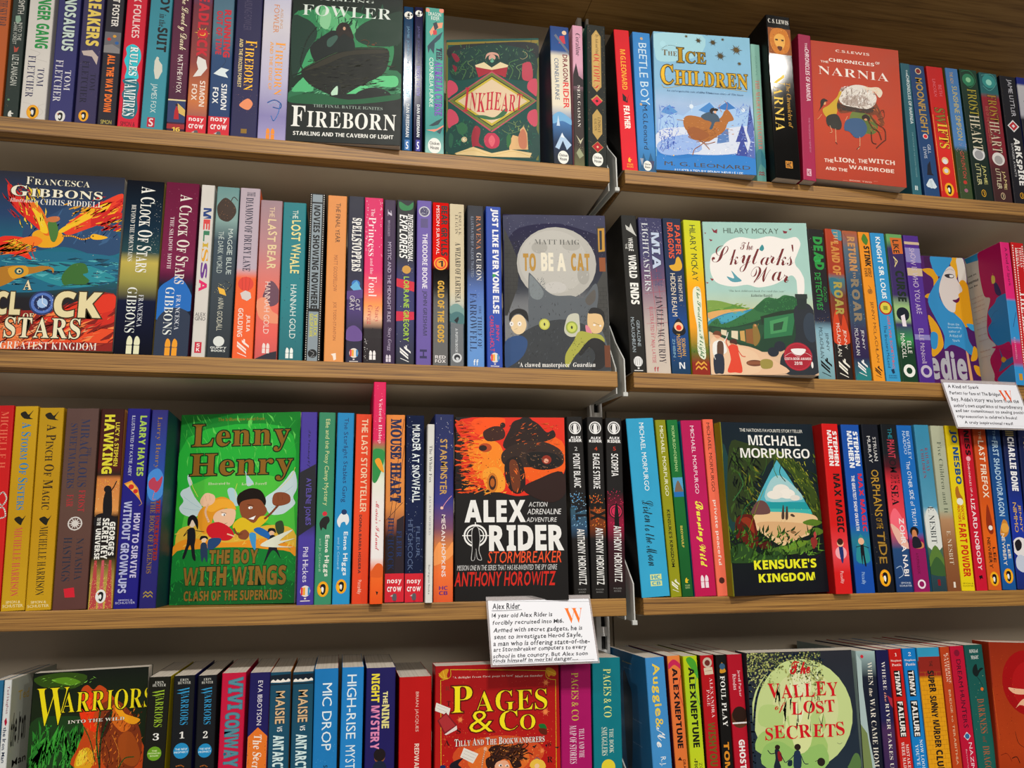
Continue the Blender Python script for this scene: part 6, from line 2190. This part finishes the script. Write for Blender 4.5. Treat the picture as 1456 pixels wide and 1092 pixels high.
need = {}
for hd, items in ENT:
    for it in items:
        a = it.lstrip('<>').split(' ')
        if a[0] in 'th' and len(a[0]) == 1:
            st, off, fl, outl = style(a[1]); txt = ' '.join(a[7:])
            if '^' in fl or 'k' in fl: txt = txt.upper()
            for ch in txt:
                if ch == ' ': continue
                need[(st, round(off, 3), ch)] = 1
                if outl: need[(st, round(off + .035, 3), ch)] = 1
for ch in 'nosycrwChickenHouse': need[('n', .02, ch)] = 1
GL = {}
sheets = {}
for (st, off, ch) in need: sheets.setdefault((st, off if ch not in 'MW' or off < .01 else (.006 if off < .03 else .03)), []).append((ch, off))
for (st, off), chars in sheets.items():      # one type sheet per style: every letter on a line of its own
    c = bpy.data.curves.new('type_sheet', 'FONT'); c.body = '\n'.join(uni(st, ch) for ch, _n in chars); c.resolution_u = 2; c.offset = off; c.size = 1; c.space_line = 4
    o = bpy.data.objects.new('type_sheet', c); COL.objects.link(o)
    dg = bpy.context.evaluated_depsgraph_get(); me = o.evaluated_get(dg).to_mesh()
    rows = {}
    co = [(v.co.x, v.co.y) for v in me.vertices]
    rowof = lambda y: int(math.floor((.3 - y) / 4 + .5))
    for p in me.polygons:
        vs = tuple(p.vertices); rows.setdefault(rowof(sum(co[q][1] for q in vs) / len(vs)), []).append(vs)
    for k, fs in rows.items():
        used = sorted({q for f in fs for q in f}); ix = {q: n for n, q in enumerate(used)}
        vs = [(co[q][0], co[q][1] + 4 * k) for q in used]
        GL[(st, chars[k][1], chars[k][0])] = (vs, [tuple(ix[q] for q in f) for f in fs], min(v[0] for v in vs), max(v[0] for v in vs))
    o.evaluated_get(dg).to_mesh_clear(); bpy.data.objects.remove(o); bpy.data.curves.remove(c)

def set_text(st, off, fl, txt, seed=0, base=None):
    """Vertices and faces of one line of text, in a box with origin 0,0 -> (w, y0, y1). base: offset that fixes the spacing."""
    r = random.Random(seed); V = []; F = []; pen = 0; shear = .2 if '/' in fl else 0
    small = '^' in fl or 'k' in fl
    if small: txt = txt.upper()
    gap = {'c': .015, 'h': .05, 'i': .06, 'I': .06}.get(st, .085)
    first = True
    b0 = off if base is None else base
    for ch in txt:
        jy, jr, js = (r.uniform(-.045, .045), r.uniform(-.07, .07), r.uniform(.93, 1.09)) if 'w' in fl else (0, 0, 1)
        if ch == ' ': pen += .27; first = True; continue
        g = GL.get((st, round(off, 3), ch)); gb = GL.get((st, round(b0, 3), ch))
        if not g or not gb: pen += .3; continue
        s = js * (1 if first or not small else .76); first = False
        c, sn = math.cos(jr), math.sin(jr); mx = (gb[2] + gb[3]) / 2
        n = len(V)
        for x, y in g[0]:
            xx, yy = (x - mx + y * shear) * s, y * s
            V.append((xx * c - yy * sn + pen + (gb[3] - gb[2]) * s / 2, xx * sn + yy * c + jy))
        F += [tuple(i + n for i in f) for f in g[1]]
        pen += (gb[3] - gb[2]) * s + gap * s
    return V, F

def catmull(P, closed, k=4):
    n = len(P); out = []
    if n < 3: return P
    rng = range(n) if closed else range(n - 1)
    for i in rng:
        p0 = P[(i - 1) % n] if closed or i > 0 else P[0]
        p1, p2 = P[i], P[(i + 1) % n]
        p3 = P[(i + 2) % n] if closed or i + 2 < n else P[-1]
        for j in range(k):
            t = j / k; t2, t3 = t * t, t * t * t
            out.append(tuple(.5 * (2 * p1[a] + (p2[a] - p0[a]) * t + (2 * p0[a] - 5 * p1[a] + 4 * p2[a] - p3[a]) * t2 + (3 * p1[a] - p0[a] - 3 * p2[a] + p3[a]) * t3) for a in (0, 1)))
    if not closed: out.append(P[-1])
    return out

def clip(P, w, h):
    e = .0002
    for ax, lim, sg in ((0, e, 1), (0, w - e, -1), (1, e, 1), (1, h - e, -1)):
        out = []
        for i in range(len(P)):
            a, b_ = P[i - 1], P[i]
            ia, ib = (a[ax] - lim) * sg >= 0, (b_[ax] - lim) * sg >= 0
            if ia != ib:
                t = (lim - a[ax]) / (b_[ax] - a[ax]); out.append((a[0] + (b_[0] - a[0]) * t, a[1] + (b_[1] - a[1]) * t))
            if ib: out.append(b_)
        P = out
        if len(P) < 3: return []
    return P

class Print:
    """Flat print on one face of a book: shapes are stacked in hair-thin layers (only where they overlap)."""
    def __init__(self, w, h, side=''):
        self.w, self.h, self.side = w, h, side; self.boxes = []; self.items = []; self.line = 0
    def level(self, bb):
        l = 0
        for b_, k in self.boxes:
            if k >= l and b_[0] < bb[2] and b_[2] > bb[0] and b_[1] < bb[3] and b_[3] > bb[1]: l = k + 1
        self.boxes.append((bb, l)); return l
    def add(self, part, V, F, mat, lift=0):
        if not V: return
        bb = (min(v[0] for v in V), min(v[1] for v in V), max(v[0] for v in V), max(v[1] for v in V))
        e = .00004 + .000016 * (self.level(bb) + lift)
        self.items.append((part, bb, [(x, y, e) for x, y in V], F, mat))
    def poly(self, part, P, mat, cl=True):
        if cl: P = clip(P, self.w, self.h)
        if len(P) < 3: return
        tri = tessellate_polygon([[Vector((x, y, 0)) for x, y in P]])
        self.add(part, P, [tuple(t) for t in tri], mat)
    def polys(self, part, PP, mat):
        V = []; F = []
        for P in PP:
            P = clip(P, self.w, self.h)
            if len(P) < 3: continue
            n = len(V); V += P; F += [tuple(i + n for i in t) for t in tessellate_polygon([[Vector((x, y, 0)) for x, y in P]])] if len(P) > 4 else [tuple(range(n, n + len(P)))]
        self.add(part, V, F, mat)
    def flush(self, parent, d, wbook):
        groups = []                          # shapes of one part that lie near each other become one mesh; each line of lettering is a part
        for it in self.items:
            name, bb = it[0], list(it[1]); hit = [g for g in groups if g[0] == name and ('#' in name or (g[1][0] - .018 < bb[2] and bb[0] < g[1][2] + .018 and g[1][1] - .018 < bb[3] and bb[1] < g[1][3] + .018))]
            new = [name, bb, [it]]
            for g in hit:
                new[1] = [min(new[1][0], g[1][0]), min(new[1][1], g[1][1]), max(new[1][2], g[1][2]), max(new[1][3], g[1][3])]; new[2] = g[2] + new[2]; groups.remove(g)
            groups.append(new)
        for name, _bb, its in groups:
            V = []; F = []; M = []; I = []
            for _p, _b, v, f, m in its:
                n = len(V); V += v; F += [tuple(i + n for i in q) for q in f]
                if m not in M: M.append(m)
                I += [M.index(m)] * len(f)
            if self.side == '<': W = [(-e, d - x, y) for x, y, e in V]
            elif self.side == '>': W = [(wbook + e, x, y) for x, y, e in V]
            else: W = [(x, -e, y) for x, y, e in V]
            mesh_obj(name.split('#')[0], W, F, M, I, parent)

def ell(cx, cy, rx, ry, n=28): return [(cx + rx * math.cos(t * 2 * math.pi / n), cy + ry * math.sin(t * 2 * math.pi / n)) for t in range(n)]

def place_text(pr, part, tok, col, u0, v0, u1, v1, txt, vertical, seed):
    st, off, fl, outl = style(tok); metal = 'm' in fl
    w, h = pr.w, pr.h
    V0, F0 = set_text(st, off, fl, txt, seed)
    if not V0: return
    xa, xb = min(v[0] for v in V0), max(v[0] for v in V0); ya, yb = min(v[1] for v in V0), max(v[1] for v in V0)
    def put(V):
        out = []
        for x, y in V:
            a, b_ = (x - xa) / (xb - xa), (y - ya) / (yb - ya)
            if vertical: out.append(((u0 + (u1 - u0) * b_) * w, (1 - (v0 + (v1 - v0) * a)) * h))
            else: out.append(((u0 + (u1 - u0) * a) * w, (1 - (v1 + (v0 - v1) * b_)) * h))
        return out
    def inside(V, F):
        W = put(V); out = []
        for f in F:
            if all(0 <= W[i][0] <= w and 0 <= W[i][1] <= h for i in f): out.append(f); continue
            P = clip([W[i] for i in f], w, h)
            if len(P) > 2: n = len(W); W = W + P; out.append(tuple(range(n, n + len(P))))
        return W, out
    if outl:
        V1, F1 = set_text(st, off + .035, fl, txt, seed, base=off)
        W, F = inside(V1, F1); pr.add(part, W, F, ink(outl))
    W, F = inside(V0, F0); pr.add(part, W, F, ink(col, metal))

def logo(pr, typ, col, u, v, s):
    """Publisher marks at a spine's foot. s = mark width in metres."""
    cx, cy = u * pr.w, (1 - v) * pr.h; P = 'publisher_logo'
    def sh(pts, c): pr.poly(P, [(cx + x * s, cy + y * s) for x, y in pts], ink(c))
    def tx(txt, x0, y0, x1, y1, c, st='n+'):
        place_text(pr, P, st, c, (cx + x0 * s) / pr.w, 1 - (cy + y1 * s) / pr.h, (cx + x1 * s) / pr.w, 1 - (cy + y0 * s) / pr.h, txt, False, 1)
    if typ == 'puffin':
        pr.poly(P, ell(cx, cy, s * .72, s * .98), ink(col if col != '-' else 'e8a020'))
        pr.poly(P, ell(cx, cy, s * .60, s * .84), ink('f0b428' if col == '-' else 'e8e8e4'))
        sh(catmull([(-.3, .5), (0, .66), (.3, .5), (.36, .1), (.3, -.4), (.05, -.72), (-.25, -.5), (-.1, -.1), (-.35, .2)], True), '111111')
        sh(catmull([(-.2, .2), (.05, .25), (.12, -.1), (0, -.45), (-.15, -.2)], True), 'f0f0ee')
        sh([(-.3, .5), (-.52, .36), (-.24, .3)], 'd85020')
    elif typ == 'crow':
        tx('nosy', -.62, .15, .62, .62, 'f8f0f0', 'n+'); tx('crow', -.62, -.42, .62, .02, 'f8f0f0', 'n+')
        sh(catmull([(-.1, -.6), (.12, -.58), (.2, -.8), (.16, -1.15), (-.12, -1.15), (-.22, -.8)], True), '5a5a60')
        sh([(-.12, -.66), (-.36, -.78), (-.16, -.82)], 'c8c8c8'); sh([(-.04, -1.15), (0, -1.15), (0, -1.4), (-.04, -1.4)], '2a1418'); sh([(.08, -1.15), (.12, -1.15), (.12, -1.4), (.08, -1.4)], '2a1418')
    elif typ == 'hc':
        for q in (-.5, .06):
            sh([(q, -.75), (q + .42, -.75), (q + .42, -.05), (q, -.05)], col)
            sh(catmull([(q, .05), (q + .2, .0), (q + .42, .05), (q + .4, .5), (q + .2, .75), (q + .05, .55)], True), col)
    elif typ == 'balloon':
        cols = ['e8e0d8', 'd83838', 'e8a828', 'e8e0d8', '3a8ac0'] if col == '-' else [col, col, col, col, col]
        pr.poly(P, ell(cx, cy + .1 * s, s * .62, s * .7), ink(cols[0]))
        for i, q in enumerate((-.42, -.14, .16, .44)):
            if col == '-': sh([(q - .12, -.38), (q + .12, -.38), (q + .13, .56), (q - .13, .56)], cols[1 + i % 4])
            else: sh([(q - .02, -.38), (q + .02, -.38), (q + .02, .56), (q - .02, .56)], '2a2a2a')
        sh([(-.14, -.72), (.14, -.72), (.1, -.9), (-.1, -.9)], cols[0]); sh([(-.6, -1.05), (.6, -1.05), (.6, -1.16), (-.6, -1.16)], cols[0])
    elif typ == 'fs':
        for dy in (0, -.32): sh([(-.55, .55 + dy), (.35, -.25 + dy), (.35, -.45 + dy), (-.55, .30 + dy)], col)
        sh([(-.1, .7), (.6, .1), (.6, -.12), (-.1, .46)], col); sh([(.05, .3), (.2, .2), (.2, .75), (.05, .8)], col)
        sh([(-.5, -.62), (.4, -1.0), (.4, -1.08), (-.5, -.7)], col)
    elif typ == 'mac':
        for dy in (.2, -.25): sh([(-.6, .0 + dy), (-.3, .3 + dy), (0, .05 + dy), (.3, .3 + dy), (.6, .0 + dy), (.6, -.2 + dy), (.3, .1 + dy), (0, -.15 + dy), (-.3, .1 + dy), (-.6, -.2 + dy)], col)
    elif typ == 'chick':
        pr.poly(P, ell(cx, cy, s * .56, s * .72), ink('f0f0ea')); tx('Chicken', -.42, .08, .42, .38, '1c1c1c', 'n+'); tx('House', -.36, -.34, .36, .0, '1c1c1c', 'n+')
    elif typ == 'bear':
        sh(catmull([(-.3, .2), (-.1, .5), (.1, .48), (.12, .2), (.42, .12), (.4, -.05), (.1, -.1), (.22, -.5), (-.3, -.5), (-.36, -.1)], True), col)
    elif typ == 'oval':
        pr.poly(P, ell(cx, cy, s * .55, s * .8), ink(col)); pr.poly(P, ell(cx, cy, s * .42, s * .62), ink('1a1614'))
        sh(catmull([(-.1, .4), (.15, .3), (.18, -.3), (-.05, -.4), (.02, 0)], True), col)

def run_items(root, items, w, h, d, front):
    prints = {}
    order = [q for q in enumerate(items) if q[1].lstrip('<>')[:2] not in ('t ', 'h ')] + [q for q in enumerate(items) if q[1].lstrip('<>')[:2] in ('t ', 'h ')]
    for n_, it in order:
        side = ''
        if it[0] in '<>': side, it = it[0], it[1:]
        pr = prints.get(side)
        if pr is None: pr = prints[side] = Print(w if not side else d, h, side)
        a = it.split(' '); k = a[0]; W, H = pr.w, pr.h
        pp = 'side_print' if side else ('cover_print' if front else 'spine_print')
        if k in ('t', 'h'):
            u0, v0, u1, v1 = (int(q) / 1000 for q in a[3:7]); place_text(pr, ('side_lettering#%d' if side else 'lettering#%d') % n_, a[1], a[2], u0, v0, u1, v1, ' '.join(a[7:]), k == 't', n_)
        elif k in ('p', 'g'):
            P = [(int(x) / 1000 * W, (1 - int(y) / 1000) * H) for x, y in (q.split(',') for q in a[2:])]
            pr.poly(pp, catmull(P, True) if k == 'g' else P, ink(a[1]))
        elif k == 's':
            P = catmull([(int(x) / 1000 * W, (1 - int(y) / 1000) * H) for x, y in (q.split(',') for q in a[3:])], False, 5)
            wd = float(a[2]) / 1000; qs = []
            for i in range(len(P) - 1):
                dx, dy = P[i + 1][0] - P[i][0], P[i + 1][1] - P[i][1]; l = math.hypot(dx, dy) or 1e-9
                nx, ny = -dy / l * wd / 2, dx / l * wd / 2; ex, ey = dx / l * wd * .2, dy / l * wd * .2
                qs.append([(P[i][0] - ex + nx, P[i][1] - ey + ny), (P[i + 1][0] + ex + nx, P[i + 1][1] + ey + ny), (P[i + 1][0] + ex - nx, P[i + 1][1] + ey - ny), (P[i][0] - ex - nx, P[i][1] - ey - ny)])
            pr.polys(pp, qs, ink(a[1]))
        elif k == 'r':
            u0, v0, u1, v1 = (int(q) / 1000 for q in a[2:6]); pr.poly(pp, [(u0 * W, (1 - v1) * H), (u1 * W, (1 - v1) * H), (u1 * W, (1 - v0) * H), (u0 * W, (1 - v0) * H)], ink(a[1]))
        elif k == 'e':
            u, v, ru, rv = (int(q) / 1000 for q in a[2:6]); pr.poly(pp, ell(u * W, (1 - v) * H, max(ru * W, .0002), max(rv * H, .0002)), ink(a[1]))
        elif k == 'D':
            u, v = int(a[2]) / 1000 * W, (1 - int(a[3]) / 1000) * H; s = float(a[4]) / 1000; pr.poly(pp, [(u - s, v), (u, v + s), (u + s, v), (u, v - s)], ink(a[1]))
        elif k == 'S':
            u, v = int(a[2]) / 1000 * W, (1 - int(a[3]) / 1000) * H; s = float(a[4]) / 1000; P = []
            for j in range(24):
                rr = (1, .35, .7, .35)[j % 4] * s; P.append((u + rr * math.cos(j * math.pi / 12), v + rr * math.sin(j * math.pi / 12)))
            pr.poly(pp, P, ink(a[1]))
        elif k == 'd':
            r = random.Random(n_ * 7 + 3); cnt = int(a[2]); rad = float(a[3]) / 1000; u0, v0, u1, v1 = (int(q) / 1000 for q in a[4:8]); qs = []
            for j in range(cnt):
                x, y = r.uniform(u0, u1) * W, (1 - r.uniform(v0, v1)) * H; q = rad * r.uniform(.45, 1.15)
                qs.append([(x - q, y), (x, y - q), (x + q, y), (x, y + q)])
            pr.polys(pp, qs, ink(a[1]))
        elif k == 'v':
            r = random.Random(n_ * 5 + 1); cnt = int(a[2]); ln_, wd, an, sd = float(a[3]) / 1000, float(a[4]) / 1000, math.radians(float(a[5])), math.radians(float(a[6])); u0, v0, u1, v1 = (int(q) / 1000 for q in a[7:11]); qs = []
            for j in range(cnt):
                x, y = r.uniform(u0, u1) * W, (1 - r.uniform(v0, v1)) * H; t = an + r.uniform(-sd, sd); l = ln_ * r.uniform(.5, 1.2); cx_, sy_ = math.cos(t), math.sin(t); bnd = r.uniform(-.25, .25) * l
                qs.append([(x - sy_ * wd / 2, y + cx_ * wd / 2), (x + sy_ * wd / 2, y - cx_ * wd / 2), (x + cx_ * l * .5 - sy_ * bnd + sy_ * wd * .4, y + sy_ * l * .5 + cx_ * bnd - cx_ * wd * .4), (x + cx_ * l, y + sy_ * l)])
            pr.polys(pp, qs, ink(a[1]))
        elif k == 'z':
            u0, v0, u1, v1 = (int(q) / 1000 for q in a[4:8]); s = (u1 - u0) * W; st = s * 2.2 if s > .0009 else s * 3; y = (1 - v0) * H; qs = []
            while y > (1 - v1) * H and y > s:
                qs.append([(u0 * W, y), (u1 * W, y), (u1 * W, y - s * 1.2), (u0 * W, y - s * 1.2)]); y -= st
            pr.polys(pp, qs, ink(a[1]))
        elif k == 'z2':
            u0, v0, u1, v1 = (int(q) / 1000 for q in a[4:8]); y = (1 - v0) * H; qs = []; row = 0
            while y > (1 - v1) * H and y > .001:
                qs.append([(u0 * W, y), (u1 * W, y), (u1 * W, y - .0003), (u0 * W, y - .0003)])
                x = u0 * W + (.003 if row % 2 else .0065)
                while x < u1 * W:
                    qs.append([(x, y), (x + .0003, y), (x + .0003, y - .005), (x, y - .005)]); x += .0075
                y -= .005; row += 1
            pr.polys(pp, qs, ink(a[1]))
        elif k == 'k':
            logo(pr, a[1], a[2], int(a[3]) / 1000, int(a[4]) / 1000, float(a[5]) / 1000)
    for pr in prints.values(): pr.flush(root, d, w)

CLEAR = None
SH = {'1': 'top', '2': 'second', '3': 'third', '4': 'lowest'}
for hd, items in ENT:
    _, kind, where, geo, ang, colr, Lc, Rc, lab = hd
    x, y, z, w, h, d = (float(q) / 1000 for q in geo.split()); a1, a2 = (math.radians(float(q)) for q in ang.split())
    if kind == 'c':
        root = empty('review_card', (x, y, z)); root.matrix_world = Matrix.Translation((x, y, z)) @ Matrix.Rotation(-a2, 4, 'X') @ Matrix.Rotation(a1, 4, 'Y')
        root['label'] = lab; root['category'] = 'card'; root['group'] = 'handwritten cards clipped to the shelves'
        box('card_sheet', (0, 0, 0, w, d, h), paint_mat('white_card', 'e8eaf2', .45, var=.01), root)
        if CLEAR is None:
            CLEAR, N, L, b = newmat('clear_sleeve_plastic'); b.inputs['Base Color'].default_value = lin('d8d0d0'); b.inputs['Roughness'].default_value = .15
            b.inputs['Alpha'].default_value = .32
        e = .0018
        box('plastic_sleeve', (-e, d + .0002, -e, w + e, d + .0006, h + .004), CLEAR, root)
        box('sleeve_rim', (-e, -.0003, h + .0002, w + e, d, h + .0045), CLEAR, root)
        box('sleeve_rim', (w + .0003, -.0003, -e, w + e, d, h + .0002), CLEAR, root)
        run_items(root, items, w, h, d, True)
        continue
    root = empty('paperback_book', (x, y, z))
    root.matrix_world = Matrix.Translation((x, y, z)) @ Matrix.Rotation(-a2, 4, 'Z') @ Matrix.Rotation(a1, 4, 'Y')
    root['label'] = lab; root['category'] = 'book'
    root['group'] = 'paperbacks on the %s shelf of the %s run' % (SH[where[0]], 'first' if where[1] == 'L' else 'second')
    gl = any(q in lab for q in ('thick glossy', 'football', 'red head and gold', 'full moon', 'engraved title', 'yellow glow', 'bright blue patch', 'snowy title'))
    base = card_stock(colr, h, gl); cols = colr.split(','); plain = cols[len(cols) // 2].split('@')[0]
    Lm = card_stock(Lc, h) if Lc else (card_stock(cols[0].split('@')[0], h)); Rm = card_stock(Rc, h) if Rc else card_stock(plain, h)
    t = .00038
    if kind == 'b':
        r = min(.0012, w * .2)
        v, f = extrude([(0, r), (r * .3, r * .3), (r, 0), (w - r, 0), (w - r * .3, r * .3), (w, r), (w - t, r), (w - r, t), (r, t), (t, r)], 'z', 0, h)
        mesh_obj('spine', v, f, base, parent=root)
        cr1 = [(0, r), (t, r), (t, d), (0, d)]
        v, f = extrude(cr1, 'z', 0, h); mesh_obj('back_cover', v, f, Lm, parent=root)
        v, f = extrude([(w - q, yy) for q, yy in cr1], 'z', 0, h); mesh_obj('front_cover', v, f, Rm, parent=root)
        box('page_block', (t * 1.1, r, .0001, w - t * 1.1, d - .0008, h - .0002), paper_mat('wide'), root)
    else:
        v, f = box_vf(.0010, 0, 0, w, t, h); mesh_obj('front_cover', v, f, base, parent=root)
        v, f = extrude([(.0010, 0), (.0003, .0003), (0, .0011), (0, d - .0011), (.0003, d - .0003), (.0010, d), (.0010, d - t), (t, d - .0013), (t, .0013), (.0010, t)], 'z', 0, h)
        mesh_obj('spine', v, f, Lm, parent=root)
        box('back_cover', (.0010, d - t, 0, w, d, h), Rm, root)
        box('page_block', (t * 1.5, t * 1.1, .0001, w - .0006, d - t * 1.1, h - .0002), paper_mat('deep'), root)
    run_items(root, items, w, h, d, kind == 'f')
